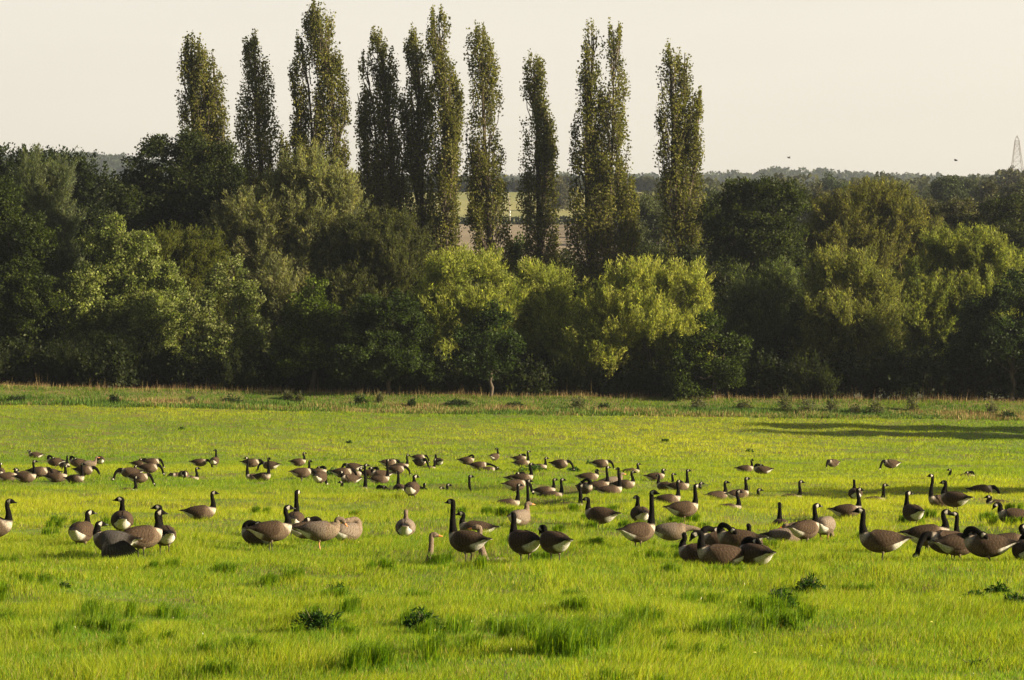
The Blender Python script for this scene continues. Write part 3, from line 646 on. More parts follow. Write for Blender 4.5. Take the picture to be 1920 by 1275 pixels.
def wood(name, label, rows, lsize, n_per, ca, cb, hgt):
    """far woodland read as one mass: crowns of leaf tufts"""
    CC = []; KK = []; c = 0
    for (x0, x1, y0, y1, n) in rows:
        xs = R.uniform(x0, x1, n); ys = R.uniform(y0, y1, n); zs = tz(xs, ys, False)
        for x, y, z in zip(xs, ys, zs):
            hh = hgt * R.uniform(.6, 1.25); r = hh * R.uniform(.5, .95)
            q = unit(R.normal(size=(n_per, 3))) * R.uniform(.75, 1.05, (n_per, 1)) * np.array([r, r, hh * .5])
            CC.append(q + np.array([x, y, z + hh * .5])); KK.append(np.full(n_per, c)); c += 1
    CC = np.concatenate(CC); KK = np.concatenate(KK); V, Fq = leaves(CC, lsize, .9)
    mix = np.clip(R.random(c)[KK] * .8 + R.random(len(CC)) * .3 - .05, 0, 1)[:, None]
    o = make(name, V, Fq, np.repeat(np.asarray(ca) * (1 - mix) + np.asarray(cb) * mix, 4, 0), M_far)
    tag(o, label, 'woodland', kind='stuff'); return o
wood('ridge_wood', 'blue-grey wood along the far ridge', [(-760, 720, 2480, 2880, 1500), (-760, 720, 2660, 2760, 500)], 3.0, 150, (.03, .045, .02), (.055, .065, .03), 15)
wood('field_edge_wood', 'dark strip of trees along the top of the stubble field', [(-140, 60, 1095, 1125, 110)], 1.8, 110, (.02, .028, .012), (.05, .05, .022), 5)
wood('slope_wood', 'wooded slope behind the belt at the right', [(31, 200, 500, 785, 420), (50, 260, 785, 980, 200), (-260, -42, 500, 1100, 420)], 1.6, 190, (.026, .036, .014), (.075, .078, .030), 8)
def hedge(label, x0, x1, y, h, w):
    n = int((x1 - x0) * 28); xs = R.uniform(x0, x1, n); z = tz(xs, np.full(n, float(y)), False)
    hh = h * (.75 + .5 * vnoise(xs / 4, xs * 0, 4))
    C = np.stack([xs, y + R.normal(size=n) * w * .4, z + R.random(n) * hh], 1); V, Fq = leaves(C, 1.0, .8)
    m = R.random((n, 1)); o = make('field_hedge', V, Fq, np.repeat(np.array([[.02, .03, .012]]) * (1 - m) + np.array([[.05, .06, .025]]) * m, 4, 0), M_far)
    tag(o, label, 'hedge')
hedge('dark hedge between the stubble field and the pinkish ploughed field', -45, 40, 786, 2.2, 2.5)

# ------------------------------------------------------------------ pylon, pole, birds
M_steel = noisemat('pylon_steel', (.20, .17, .15), (.28, .24, .20), 1.0)
def pylon():
    d = 3200.; s = F / d; x = (1909 - 960) / s; top = P(1909, 254, d)[2]; hgt = 62.; base = top - hgt
    root = empty('electricity_pylon', (x, d, base)); tag(root, 'lattice electricity pylon rising beyond the ridge at the right edge', 'pylon')
    def hw_(z): return np.interp(z, [0, hgt - 38, hgt - 16, hgt - 6, hgt], [9.0, 6.0, 3.4, 2.3, .2])
    zs = [0, 12, 24, 33, 41, 47, 52, 56, hgt]; parts = []
    for a, b in ((-1, -1), (-1, 1), (1, 1), (1, -1)):
        parts.append(tube([[a * hw_(z), b * hw_(z), z] for z in zs], [.27] * len(zs), 4))
    make('leg_frame', *merge(parts), mat=M_steel, parent=root); parts = []
    cs_ = ((-1, -1), (-1, 1), (1, 1), (1, -1))
    for z0, z1 in zip(zs[:-1], zs[1:]):
        for k in range(4):
            a = cs_[k]; b = cs_[(k + 1) % 4]; w0, w1 = hw_(z0), hw_(z1)
            parts.append(tube([[a[0] * w0, a[1] * w0, z0], [b[0] * w1, b[1] * w1, z1]], [.15, .15], 4))
            parts.append(tube([[b[0] * w0, b[1] * w0, z0], [a[0] * w1, a[1] * w1, z1]], [.15, .15], 4))
            parts.append(tube([[a[0] * w1, a[1] * w1, z1], [b[0] * w1, b[1] * w1, z1]], [.15, .15], 4))
    make('bracing', *merge(parts), mat=M_steel, parent=root)
pylon()
def pole():
    d = 690.; x = (956 - 960) / (F / d); z = float(tz(x, d, False)); top = P(953, 362, d)[2]
    root = empty('utility_pole', (x, d, z)); tag(root, 'thin pale pole standing in the fields between two poplars', 'pole')
    make('shaft', *tube([[0.1, 0, 0], [0, 0, (top - z) * .5], [-.4, 0, top - z]], [.13, .12, .09], 6), mat=noisemat('pole_wood', (.25, .23, .2), (.35, .32, .28), 2), parent=root)
    make('crossarm', *tube([[-.9, 0, top - z - .8], [.3, 0, top - z - .8]], [.07, .07], 4), mat=M_bark, parent=root)
    make('marker_plate', *tube([[0, -.14, (top - z) * .42], [0, -.14, (top - z) * .42 + 1.2]], [.18, .18], 6), mat=noisemat('white_plate', (.7, .7, .66), (.8, .8, .76), 2), parent=root)
pole()
M_bird = noisemat('dark_feather', (.03, .025, .02), (.05, .045, .04), 8)
def flying_bird(px, py, label, flip):
    d = 150.; p = P(px, py, d); root = empty('flying_bird', p, .6 * flip); tag(root, label, 'bird', 'small birds flying over the trees')
    n = 9; t = np.linspace(0, 1, n); make('body', *tube(np.stack([-.1 + .22 * t, 0 * t, 0 * t], 1), .026 * np.sin(np.pi * (t * .92 + .04)) + .004, 8), mat=M_bird, parent=root, smooth=True)
    for sd in (-1, 1):
        V = np.array([[.05, 0, .01], [.02, sd * .10, .07], [-.03, sd * .19, .05], [-.05, sd * .09, .05], [-.04, 0, .01]])
        make('wing', np.concatenate([V, V + [0, 0, .006]]), Ft=[[0, 1, 3], [1, 2, 3], [0, 3, 4], [5, 8, 6], [6, 8, 7], [5, 9, 8]], mat=M_bird, parent=root)
flying_bird(1479, 296, 'left one of two tiny birds flying above the far ridge', 1)
flying_bird(1792, 301, 'right one of two tiny birds flying above the far ridge, nearer the pylon', -1)

# ------------------------------------------------------------------ weeds
def weed(name, label, px, py, wpx, hpx, ca, cb, leaf, n, group=None, cat='plant', stems=0, asp=.4, far=False):
    x, y = on_ground(px, py); s = F / y; z = float(tz(x, y)); root = empty(name, (x, y, z)); tag(root, label, cat, group)
    w = wpx / s / 2; h = hpx / s
    dr = unit(R.normal(size=(n, 3))); dr[:, 2] = np.abs(dr[:, 2]); lump = .45 + .9 * vnoise(dr[:, 0] * 3 + px, dr[:, 1] * 3, 3)
    C = dr * np.array([w, w, h]) * (R.random((n, 1)) ** .4) * lump[:, None]
    V, Fq = leaves(C, leaf, asp, dr * np.array([1, 1, .5]), .5)
    m = R.random((n, 1)); make('foliage', V, Fq, np.repeat(np.asarray(ca) * (1 - m) + np.asarray(cb) * m, 4, 0), M_leaf, root)
    parts = []
    for k in range(max(5, stems)):
        a = R.uniform(0, 6.28); q = R.random() * w * .8
        parts.append(tube([[0, 0, 0], [math.cos(a) * q * .5, math.sin(a) * q * .5, h * .5], [math.cos(a) * q, math.sin(a) * q, h * R.uniform(.8, 1.12)]], [.012 + .0 * s, .009, .004], 4))
    make('stem', *merge(parts), mat=M_weedstem, parent=root)
M_weedstem = noisemat('weed_stem', (.06, .07, .03), (.10, .10, .05), 20)
WD = ((.010, .028, .006), (.036, .080, .012))
NEARW = [
 ('dark leafy mound left of centre in the near grass', 598, 1186, 95, 46, 900), ('dark spreading weed right of the left mound', 790, 1190, 80, 36, 700),
 ('small dark weed above the left mound', 628, 1112, 56, 26, 420), ('tallest dark weed clump at right centre', 1463, 1150, 74, 44, 800),
 ('round dark weed clump behind the tallest clump', 1518, 1094, 56, 36, 600), ('flat dark weed near the right edge, highest of three', 1872, 1104, 56, 22, 420),
 ('feathery flat weed near the right edge, middle of three', 1822, 1128, 54, 22, 320), ('dark weed cut by the right edge, lowest of three', 1908, 1150, 50, 28, 360),
 ('tiny dark weed at far left of the near grass', 120, 1114, 22, 14, 120), ('thin fern-like weed at the lower right', 1832, 1242, 76, 22, 260)]
for lb, px, py, w, h, n in NEARW:
    weed('weed_plant', lb, px, py + 3, w, h * .95, *WD, .062, int(n * 1.3), 'dark weeds in the near grass', asp=.30)
MIDW = [(745, 900 - 25, 34, 14, 'green weed clump in the far row near the alert goose'), (622, 893, 40, 16, 'green weed clump right of the stacked trio'), (381, 893, 28, 12, 'small weed clump beside a short black neck'), (426, 893, 50, 6, 'flat dark patch of weed left of the two tall-necked sitters'),
        (955, 884, 26, 14, 'round green weed left of the thin-necked goose'), (1000, 888, 60, 14, 'wide weed clump in front of the far right-facing goose'), (1105, 868, 14, 8, 'tiny dark weed above the right-centre group'), (1075, 886, 28, 10, 'weed beside the large head-down goose'), (340, 804, 14, 6, 'tiny dark weed in the open meadow, left'), (655, 829, 10, 6, 'tiny dark weed in the open meadow, above the flock'), (1247, 829, 18, 6, 'tiny dark weed in the open meadow, centre right'), (1405, 846, 16, 5, 'small dark weed above the far right-centre couple')]
for px, py, w, h, lb in MIDW:
    weed('weed_plant', lb, px, py + 2, w, h, (.02, .05, .01), (.06, .12, .02), .14, 220, 'small weeds among the flock')
VERGE = [(215, 756, 22, 16, 'dark shrub on the bank, leftmost'), (30, 754, 40, 12, 'low dark weed patch on the bank at the left edge'), (430, 757, 46, 14, 'wide dark shrub on the bank below the open sparkling tree'), (360, 756, 24, 14, 'grey-green weed on the bank left of the wide dark shrub'), (540, 750, 20, 18, 'thin grey thistle on the bank below the big willow'),
  (561, 752, 14, 16, 'second thin thistle right of the first, below the big willow'), (675, 760, 26, 18, 'dark shrub on the bank below the round dark tree'), (712, 757, 12, 20, 'upright thistle right of that dark shrub'), (772, 764, 20, 16, 'small dark shrub on the bank left of centre'), (860, 762, 50, 12, 'low weed patch at the centre of the bank'),
  (965, 766, 40, 14, 'low dark weeds on the bank under the shortest poplar'), (1085, 768, 30, 24, 'grey weed on the bank left of the widest willow'), (1133, 768, 24, 12, 'dark low weed under the widest willow'), (1310, 768, 34, 26, 'pale bushy thistle on the bank right of the widest willow'), (1395, 768, 30, 14, 'low weed left of the tallest thistle'),
  (1472, 770, 34, 44, 'tallest thistle on the bank, right of centre'), (1514, 774, 40, 32, 'broad grey thistle right of the tallest thistle'), (1560, 772, 30, 24, 'grey weed on the bank under the narrow sunlit willow'), (1605, 776, 28, 16, 'small dark weed right of the broad grey thistle'), (1642, 776, 34, 30, 'bushy thistle on the bank, third from the right'),
  (1712, 770, 26, 30, 'pale tall thistle on the bank under the sprawling willow'), (1860, 778, 26, 28, 'thistle on the bank near the right edge'), (1890, 784, 40, 14, 'low dark weed on the bank at the right edge')]
for px, py, w, h, lb in VERGE:
    g = 'thistle' in lb or 'grey' in lb
    weed('thistle_plant' if g else 'bank_shrub', lb, px, py, w, h, (.045, .055, .03) if g else (.015, .028, .010), (.12, .12, .07) if g else (.04, .06, .022), .20, 420 if g else 520, 'weeds and thistles on the bank', asp=.35, stems=14 if g else 6)

# ------------------------------------------------------------------ grass
TUFT = [(598, 1178, 45, 1.5), (795, 1185, 40, 1.4), (1463, 1146, 40, 1.5), (990, 1218, 80, 1.8), (1120, 1205, 70, 1.8), (1075, 1255, 90, 2.0), (740, 1268, 80, 1.9), (1385, 1185, 70, 1.4), (598, 1196, 60, 1.2), (790, 1200, 55, 1.2), (1463, 1166, 60, 1.5), (628, 1118, 40, 1.2), (1050, 1225, 105, 1.9), (1100, 1235, 60, 1.7), (1185, 1185, 50, 1.6), (700, 1275, 70, 1.9), (840, 1240, 60, 1.5), (190, 1165, 60, 1.5), (160, 1200, 80, 1.25), (1300, 1245, 60, 1.4), (15, 1185, 40, 1.5), (950, 1190, 40, 1.3), (1480, 1180, 70, 1.4), (660, 1165, 25, 1.5), (330, 1160, 50, 1.25),
        (450, 1240, 80, 1.2), (1010, 1060, 25, 1.3), (830, 1065, 30, 1.5), (1255, 1030, 30, 1.3), (600, 1215, 60, 1.1)]
TW = []
for px, py, w, k in TUFT:
    x, y = on_ground(px, py); TW.append((x, y, w / (F / y), k))
def grass(y0, y1, dens, width, height, seg, wmul=0.235, seedc=0):
    A = wmul * 2 * (y1 ** 2 - y0 ** 2) / 2 + 5 * (y1 - y0); n = int(A * dens)
    y = np.sqrt(R.uniform(y0 ** 2, y1 ** 2, n)); x = R.uniform(-1, 1, n) * (wmul * y + 2.5)
    tall = np.ones(n); gr = np.zeros(n)
    if y0 < 70:
        for tx, ty, tw, k in TW:
            g = .5 * np.exp(-((x - tx) / tw) ** 2 - ((y - ty) / (tw * 1.3)) ** 2)
            tall += (k - 1) * 1.1 * g; gr = np.maximum(gr, g)
    for hx, hy, dp, rr in HOLLOWS:
        tall -= .35 * np.exp(-((x - hx) / .6) ** 2 - ((y - hy) / .8) ** 2)
    big = vnoise(x / 2.3, y / 4.0, 31); mid = vnoise(x / .55, y / .9, 32); macro = vnoise(x / 11, y / 22, 33)
    h = height * (.25 + .5 * big + 1.15 * mid ** 1.6) * tall * R.uniform(.55, 1.3, n)
    w = width * R.uniform(.6, 1.3, n)
    z = tz(x, y)
    th = R.uniform(0, 2 * math.pi, n); bx = np.cos(th); by = np.sin(th)
    lt = R.uniform(0, 2 * math.pi, n); lean = R.uniform(.1, .75, n) * h
    lx = np.cos(lt) * lean + (.45 * (vnoise(x / .8, y / 1.2, 35) - .15)) * h; ly = np.sin(lt) * lean
    B = np.stack([x, y, z - .01], 1); S = np.stack([bx * w / 2, by * w / 2, 0 * w], 1)
    T = np.stack([x + lx, y + ly, z + h], 1)
    if seg == 2:
        Mi = B + np.stack([lx * .35, ly * .35, h * .6], 1)
        V = np.stack([B - S, B + S, Mi + S * .8, Mi - S * .8, T], 1).reshape(-1, 3); k = 5
        i = np.arange(n)[:, None] * 5; Fq = i + np.array([[0, 1, 2, 3]]); Ft = i + np.array([[3, 2, 4]])
    else:
        V = np.stack([B - S, B + S, T], 1).reshape(-1, 3); k = 3
        Fq = None; Ft = np.arange(n)[:, None] * 3 + np.array([[0, 1, 2]])
    yel = np.clip(.43 + .9 * (macro - .5) + .5 * (mid - .5) + R.normal(size=n) * (.22 if y0 < 80 else .10) - gr * .8, 0, 1)[:, None]
    c = np.array([[.100, .195, .016]]) * (1 - yel) + np.array([[.325, .350, .026]]) * yel
    dry = (R.random(n) < (.07 if y0 < 80 else .02))[:, None]; c = np.where(dry, np.array([[.32, .27, .10]]), c)
    c = c * (R.uniform(.75, 1.2, (n, 1)) if y0 < 80 else R.uniform(.9, 1.08, (n, 1)))
    return V, Fq, Ft, np.repeat(c, k, 0)
def combine(gs):
    V = []; Q = []; T = []; C = []; o = 0
    for v, q, t, c in gs:
        V.append(v); C.append(c)
        if q is not None: Q.append(q + o)
        T.append(t + o); o += len(v)
    return np.concatenate(V), (np.concatenate(Q) if Q else None), np.concatenate(T), np.concatenate(C)
def tufts():
    V_ = []; C_l = []
    spots = [(x, y, w, k, 1.0) for x, y, w, k in TW]
    for i in range(95):
        y = float(np.sqrt(R.uniform(20 ** 2, 62 ** 2))); x = float(R.uniform(-.19, .19) * y)
        if vnoise(np.array([x / 3.0]), np.array([y / 4.0]), 77)[0] > .45: spots.append((x, y, float(R.uniform(.12, .38)), float(R.uniform(1.1, 1.5)), .6))
    for tx, ty, tw, k, q in spots:
        nc = max(3, int(tw * tw * (46 if q == 1 else 20))) 
        for c in range(nc):
            a = R.uniform(0, 6.28); rr = tw * math.sqrt(R.random()); cx, cy = tx + math.cos(a) * rr, ty + math.sin(a) * rr * 1.3
            n = int(R.uniform(50, 130)); th = R.uniform(0, 2 * math.pi, n); ln = R.uniform(.10, .17, n) * k; out_ = R.uniform(.15, .95, n)
            bx = cx + R.normal(size=n) * .035; by = cy + R.normal(size=n) * .035; z = tz(bx, by) - .01
            dx, dy = np.cos(th), np.sin(th); w = R.uniform(.004, .0085, n) * max(1, ty / 32)
            B = np.stack([bx, by, z], 1); S = np.stack([-dy * w / 2, dx * w / 2, 0 * w], 1)
            M1 = B + np.stack([dx * ln * out_ * .30 + ln * .08, dy * ln * out_ * .3, ln * .75], 1)
            T = B + np.stack([dx * ln * out_ * .95 + ln * .24, dy * ln * out_ * .95, ln * (1.15 - .45 * out_)], 1)
            V_.append(np.stack([B - S, B + S, M1 + S * .8, M1 - S * .8, T], 1).reshape(-1, 3))
            y_ = np.clip(R.random((n, 1)) * .7 - .1, 0, 1)
            C_l.append(np.repeat((np.array([[.070, .155, .010]]) * (1 - y_) + np.array([[.27, .33, .018]]) * y_), 5, 0))
    V_ = np.concatenate(V_); i = np.arange(len(V_) // 5)[:, None] * 5
    return V_, i + np.array([[0, 1, 2, 3]]), i + np.array([[3, 2, 4]]), np.concatenate(C_l)
def specks():
    n = 330; y = np.sqrt(R.uniform(20 ** 2, 75 ** 2, n)); x = R.uniform(-.19, .19, n) * y
    V_, Q_ = leaves(np.stack([x, y, tz(x, y) + R.uniform(.03, .10, n)], 1), .030, .45)
    return V_, Q_, np.zeros((0, 3), int), np.repeat(np.array([[.62, .60, .50]]) * R.uniform(.6, 1.1, (n, 1)), 4, 0)
gs = [tufts(), specks(), grass(19, 32, 1700, .0062, .092, 2), grass(32, 50, 900, .0085, .092, 2), grass(50, 85, 290, .015, .09, 1), grass(85, 135, 90, .028, .10, 1), grass(135, 198.5, 36, .05, .12, 1)]
V, Q, T, C = combine(gs)
o = make('grass', V, Q, C, M_grass, Ft=T); tag(o, 'short bright green meadow grass', 'grass', kind='stuff')
# bank: rough grass, dry stalks, green strip, tall reeds at the tree foot
def bank(y0, y1, n, hgt, width, cols, wts, xr=50, patchy=None):
    x = R.uniform(-xr, xr, n); y = R.uniform(y0, y1, n)
    if patchy is not None:
        k = vnoise(x / patchy, y / 2.5, 41) + .25 * vnoise(x / .6, y, 42) > .55; x = x[k]; y = y[k]; n = len(x)
    z = tz(x, y); h = hgt * R.uniform(.4, 1.2, n) * (.6 + .8 * vnoise(x / 1.7, y / 1.5, 43)); w = width * R.uniform(.6, 1.3, n)
    th = R.uniform(0, 6.28, n); lt = R.uniform(0, 6.28, n); ln = R.uniform(0, .3, n) * h
    B = np.stack([x, y, z - .02], 1); S = np.stack([np.cos(th) * w / 2, np.sin(th) * w / 2, 0 * w], 1)
    T = np.stack([x + np.cos(lt) * ln, y + np.sin(lt) * ln, z + h], 1)
    V = np.stack([B - S, B + S, T], 1).reshape(-1, 3)
    ci = np.clip(vnoise(x / 3.5, y / 1.5, 44) * .7 + R.random(n) * .5 - .1, 0, .999)
    c = np.asarray(cols)[np.searchsorted(np.cumsum(wts), ci)] * R.uniform(.75, 1.2, (n, 1))
    return V, None, np.arange(n * 3).reshape(-1, 3), np.repeat(c, 3, 0)
DRY = [(.26, .19, .08), (.33, .26, .11), (.22, .14, .07)]; GRN = [(.045, .11, .010), (.10, .17, .015), (.03, .06, .012)]
V, Q, T, C = combine([bank(197, 201.2, 48000, .28, .06, GRN[:2] + DRY, [.30, .30, .16, .12, .12])])
o = make('rough_bank_grass', V, Q, C, M_dry, Ft=T); tag(o, 'rough grass with dry tan patches along the bank', 'grass', kind='stuff')
V, Q, T, C = combine([bank(200.8, 207, 52000, .16, .06, GRN[:2] + [(.16, .20, .03)], [.45, .4, .15], 52)])
o = make('bank_top_grass', V, Q, C, M_grass, Ft=T); tag(o, 'smooth green grass strip on the bank top', 'grass', kind='stuff')
V, Q, T, C = combine([bank(203.6, 206.3, 9000, .48, .022, DRY + [(.2, .16, .1)], [.3, .3, .3, .1], 52), bank(204, 206.3, 520, 1.15, .022, DRY + [(.2, .16, .1)], [.3, .3, .3, .1], 52, patchy=1.3)])
o = make('tall_dry_grass', V, Q, C, M_dry, Ft=T); tag(o, 'tall tan dry grass stalks at the foot of the trees', 'grass', kind='stuff')

# ------------------------------------------------------------------ goose modelling
def vcmat(name, rough, scale, amt, spec=.25, bars=True):
    m = bpy.data.materials.new(name); m.use_nodes = True; n = m.node_tree.nodes; l = m.node_tree.links
    pb = n['Principled BSDF']; pb.inputs['Roughness'].default_value = rough; pb.inputs['Specular IOR Level'].default_value = spec
    pb.inputs['Sheen Weight'].default_value = 0
    a = n.new('ShaderNodeAttribute'); a.attribute_name = 'Col'; tcn = n.new('ShaderNodeTexCoord')
    mp = n.new('ShaderNodeMapping'); mp.inputs['Scale'].default_value = (1, .45, .55); l.new(tcn.outputs['Object'], mp.inputs[0])
    t = n.new('ShaderNodeTexNoise'); t.inputs['Scale'].default_value = scale; t.inputs['Detail'].default_value = 3; l.new(mp.outputs[0], t.inputs['Vector'])
    mr = n.new('ShaderNodeMapRange'); mr.inputs['From Min'].default_value = .3; mr.inputs['From Max'].default_value = .7
    mr.inputs['To Min'].default_value = 1 - amt; mr.inputs['To Max'].default_value = 1 + amt; l.new(t.outputs['Fac'], mr.inputs['Value'])
    v = n.new('ShaderNodeVectorMath'); v.operation = 'SCALE'; l.new(a.outputs['Color'], v.inputs[0]); l.new(mr.outputs[0], v.inputs['Scale'])
    l.new(v.outputs[0], pb.inputs['Base Color'])
    b = n.new('ShaderNodeBump'); b.inputs['Strength'].default_value = .35; b.inputs['Distance'].default_value = .01
    l.new(t.outputs['Fac'], b.inputs['Height']); l.new(b.outputs[0], pb.inputs['Normal'])
    return m
M_body = vcmat('goose_plumage', .9, 75, .42, .06); M_bill = vcmat('goose_bill', .4, 30, .08, .4, False)
SEG = 22
BODY = np.array([  # x, z, half width, half height
 (-.475, .372, .034, .007), (-.40, .368, .062, .018), (-.31, .350, .082, .056), (-.24, .336, .115, .100), (-.15, .322, .150, .140),
 (-.04, .315, .175, .165), (.07, .322, .178, .170), (.16, .342, .155, .155), (.225, .375, .120, .125)])
def catmull(Pp, n_each):
    Pp = np.asarray(Pp, float); E = np.vstack([2 * Pp[0] - Pp[1], Pp, 2 * Pp[-1] - Pp[-2]]); out_ = []
    for i in range(len(Pp) - 1):
        p0, p1, p2, p3 = E[i], E[i + 1], E[i + 2], E[i + 3]; t = np.linspace(0, 1, n_each, endpoint=False)[:, None]
        out_.append(.5 * ((2 * p1) + (-p0 + p2) * t + (2 * p0 - 5 * p1 + 4 * p2 - p3) * t * t + (-p0 + 3 * p1 - 3 * p2 + p3) * t ** 3))
    out_.append(Pp[-1:]); return np.vstack(out_)
def build_goose(px, base, top, head, pose, yaw, sp, label):
    py = ground_y(base); d = F * H / (py - YH) if py > 861 else None
    x, y = on_ground(px, py)
    s = F / y; hd = math.radians(head)
    if pose == 'H': x -= .27 * math.cos(hd)
    z = float(tz(x, y))
    if pose == 'H': z = float(tz(x, y + .1))
    sink = {'B': .15, 'S': -.035, 'L': .17, 'H': .17, 'G': .03, 'P': .05, 'Z': .13, 'R': .07, 'A': -.02, 'W': .03}[pose]
    zt = None
    if top:
        yy = P(px, top, y)[2] - z; zt = yy
        if pose in 'S' and zt < .72: sink = min(.17, sink + (.80 - zt) * .5)
        lo = {'S': .60, 'L': .58, 'H': .50, 'A': .54, 'B': .58, 'W': .60}.get(pose, .5) - (sink if pose != 'H' else .1)
        zt = min(max(zt, lo), 1.08)
    sc = .95 + R.uniform(-.045, .045)
    root = empty('greylag_goose' if sp == 'g' else 'canada_goose', (x, y, z), hd); root.scale = (sc, sc, sc)
    tag(root, label, 'goose', 'geese resting and feeding on the meadow')
    bp = BODY.copy(); bp[:, 1] -= sink
    if pose in 'LHZ': bp[:, 2] *= 1.06; bp[:, 3] *= .96
    bx = np.array([[b[0], 0, b[1], b[2], b[3]] for b in bp])
    Zs = bp[-1, 1]; ps = math.radians(yaw); hdv = np.array([math.cos(ps), math.sin(ps), 0.]); kth = 1.05 if sp == 'g' else 1.0
    nr = [.078, .056, .044, .039, .039]
    if pose in 'SLHW':
        T = (zt / sc) - .048; n0 = Zs + .055; ln = max(T - n0, .05); lean = -.02 + R.uniform(-.02, .035) + (.07 if sp == 'g' and pose == 'H' else .02 if sp == 'g' else 0)
        neck = [(.268, 0, n0), (.283 + lean * .2, 0, n0 + ln * .25), (.283 + lean * .6, 0, n0 + ln * .5), (.272 + lean, 0, n0 + ln * .76), (.275 + lean, 0, n0 + ln)]
        if ln < .16: nr = [.080, .066, .054, .047, .043]
        ups = [(-.6, 0, .8)] + [(-math.cos(ps * f), -math.sin(ps * f), .1) for f in (.2, .5, .8, 1)]
        hdir = hdv; hup = np.array([0, 0, 1.])
    elif pose in 'AB':
        T = (zt / sc) - .05; n0 = Zs + .055; ln = max(T - n0, .06)
        neck = [(.268, 0, n0), (.285, 0, n0 + ln * .35), (.28, 0, n0 + ln * .75), (.30, 0, n0 + ln * 1.0), (.335, 0, n0 + ln * 1.02)]
        ups = [(-.6, 0, .8), (-1, 0, .1), (-1, 0, .2), (-.6, 0, .8), (0, 0, 1)]; hdir = unit(np.array([.72, -.05, -.68])); hup = np.array([.68, 0, .72])
    elif pose == 'G':
        g = R.uniform(-.03, .03); q = sink
        neck = [(.27, 0, Zs + .03), (.36, .01, Zs + .045), (.445 + g, .02, Zs - .04), (.49 + g, .03, Zs - .14), (.51 + g, .03, .12)]
        ups = [(-.3, 0, 1), (.2, 0, 1), (.8, 0, .6), (1, 0, .3), (1, 0, .2)]; hdir = unit(np.array([.35, 0, -.93])); hup = np.array([.93, 0, .35])
    elif pose == 'P':
        sd = 1 if R.random() < .5 else -1
        neck = [(.27, 0, Zs + .05), (.295, .0, Zs + .13), (.25, sd * .05, Zs + .185), (.17, sd * .10, Zs + .17), (.10, sd * .135, Zs + .12)]
        ups = [(-.4, 0, .9), (-.9, 0, .4), (.1, 0, 1), (0, 0, 1), (0, 0, 1)]; hdir = unit(np.array([-.75, sd * .15, -.62])); hup = np.array([-.6, 0, .75])
    elif pose == 'Z':
        sd = 1 if R.random() < .5 else -1
        neck = [(.262, 0, Zs + .06), (.265, sd * .01, Zs + .12), (.215, sd * .03, Zs + .155), (.15, sd * .045, Zs + .15), (.10, sd * .05, Zs + .135)]
        ups = [(-.4, 0, .9), (-.6, 0, .7), (0, 0, 1), (0, 0, 1), (0, 0, 1)]; hdir = unit(np.array([-1, sd * .1, -.12])); hup = np.array([0, 0, 1.]); nr = [.080, .062, .052, .047, .043]
    else:  # R
        neck = [(.28, 0, Zs + .01), (.40, 0, Zs + .01), (.52, 0, Zs - .02), (.63, 0, Zs - .07), (.70, 0, Zs - .12)]; nr = [.072, .048, .038, .034, .036]
        ups = [(-.1, 0, 1)] * 5; hdir = unit(np.array([.85, 0, -.5])); hup = np.array([.5, 0, .85])
    nk = np.array([[*p, r * kth, r * kth] for p, r in zip(neck, nr)])
    e0 = nk[-1, :3]; up0 = hup * .013
    hp = np.array([[*(e0 + hdir * a + hup * b), w, h] for a, b, w, h in ((.026, .012, .040, .046), (.052, .016, .041, .045), (.082, .012, .033, .037), (.108, .005, .022, .025), (.121, .001, .014, .017))])
    ctrl = np.vstack([bx, nk, hp]); U = np.array([(0, 0, 1)] * len(bx) + [tuple(u) for u in ups] + [tuple(hup)] * 5, float)
    ne = 6 if s > 60 else 4
    S5 = catmull(ctrl, ne); UU = catmull(U, ne); tpar = np.linspace(0, len(ctrl) - 1, len(S5))
    c = S5[:, :3]; tn = unit(np.gradient(c, axis=0))
    u = unit(UU - (UU * tn).sum(1, keepdims=True) * tn); v = np.cross(u, tn)      # v = side
    th = np.arange(SEG) * 2 * math.pi / SEG
    W = np.maximum(S5[:, 3], .004)[:, None, None]; Hh = np.maximum(S5[:, 4], .004)[:, None, None]
    V = c[:, None, :] + v[:, None, :] * np.sin(th)[None, :, None] * W + u[:, None, :] * np.cos(th)[None, :, None] * Hh
    nR = len(S5); i = np.arange(nR - 1)[:, None] * SEG; j = np.arange(SEG)[None, :]; k = (j + 1) % SEG
    Fq = np.stack([i + j, i + k, i + SEG + k, i + SEG + j], -1).reshape(-1, 4)
    VV = V.reshape(-1, 3); caps = np.array([c[0], c[-1]]); n0_ = len(VV); VV = np.vstack([VV, caps])
    jj = np.arange(SEG); Ft = np.vstack([np.stack([np.full(SEG, n0_), (jj + 1) % SEG, jj], 1), np.stack([np.full(SEG, n0_ + 1), (nR - 1) * SEG + jj, (nR - 1) * SEG + (jj + 1) % SEG], 1)])
    # plumage colours
    T_ = np.repeat(tpar[:, None], SEG, 1); cz = np.repeat(np.cos(th)[None], nR, 0); X = V[:, :, 0]
    if sp == 'c':
        brown = np.array([.068, .048, .033]); tan = np.array([.112, .083, .059]); cream = np.array([.36, .315, .26]); blk = np.array([.006, .0055, .005]); wht = np.array([.50, .485, .44])
    else:
        brown = np.array([.13, .098, .070]); tan = np.array([.15, .118, .086]); cream = np.array([.20, .155, .115]); blk = np.array([.15, .115, .085]); wht = np.array([.52, .51, .48])
    def mixc(A, B, f): return A * (1 - f[..., None]) + B * f[..., None]
    K = np.broadcast_to(brown, (nR, SEG, 3)).copy()
    bar = .5 + .5 * np.sin(X * 150 + cz * 3)
    K = K * (.84 + .32 * bar[..., None])
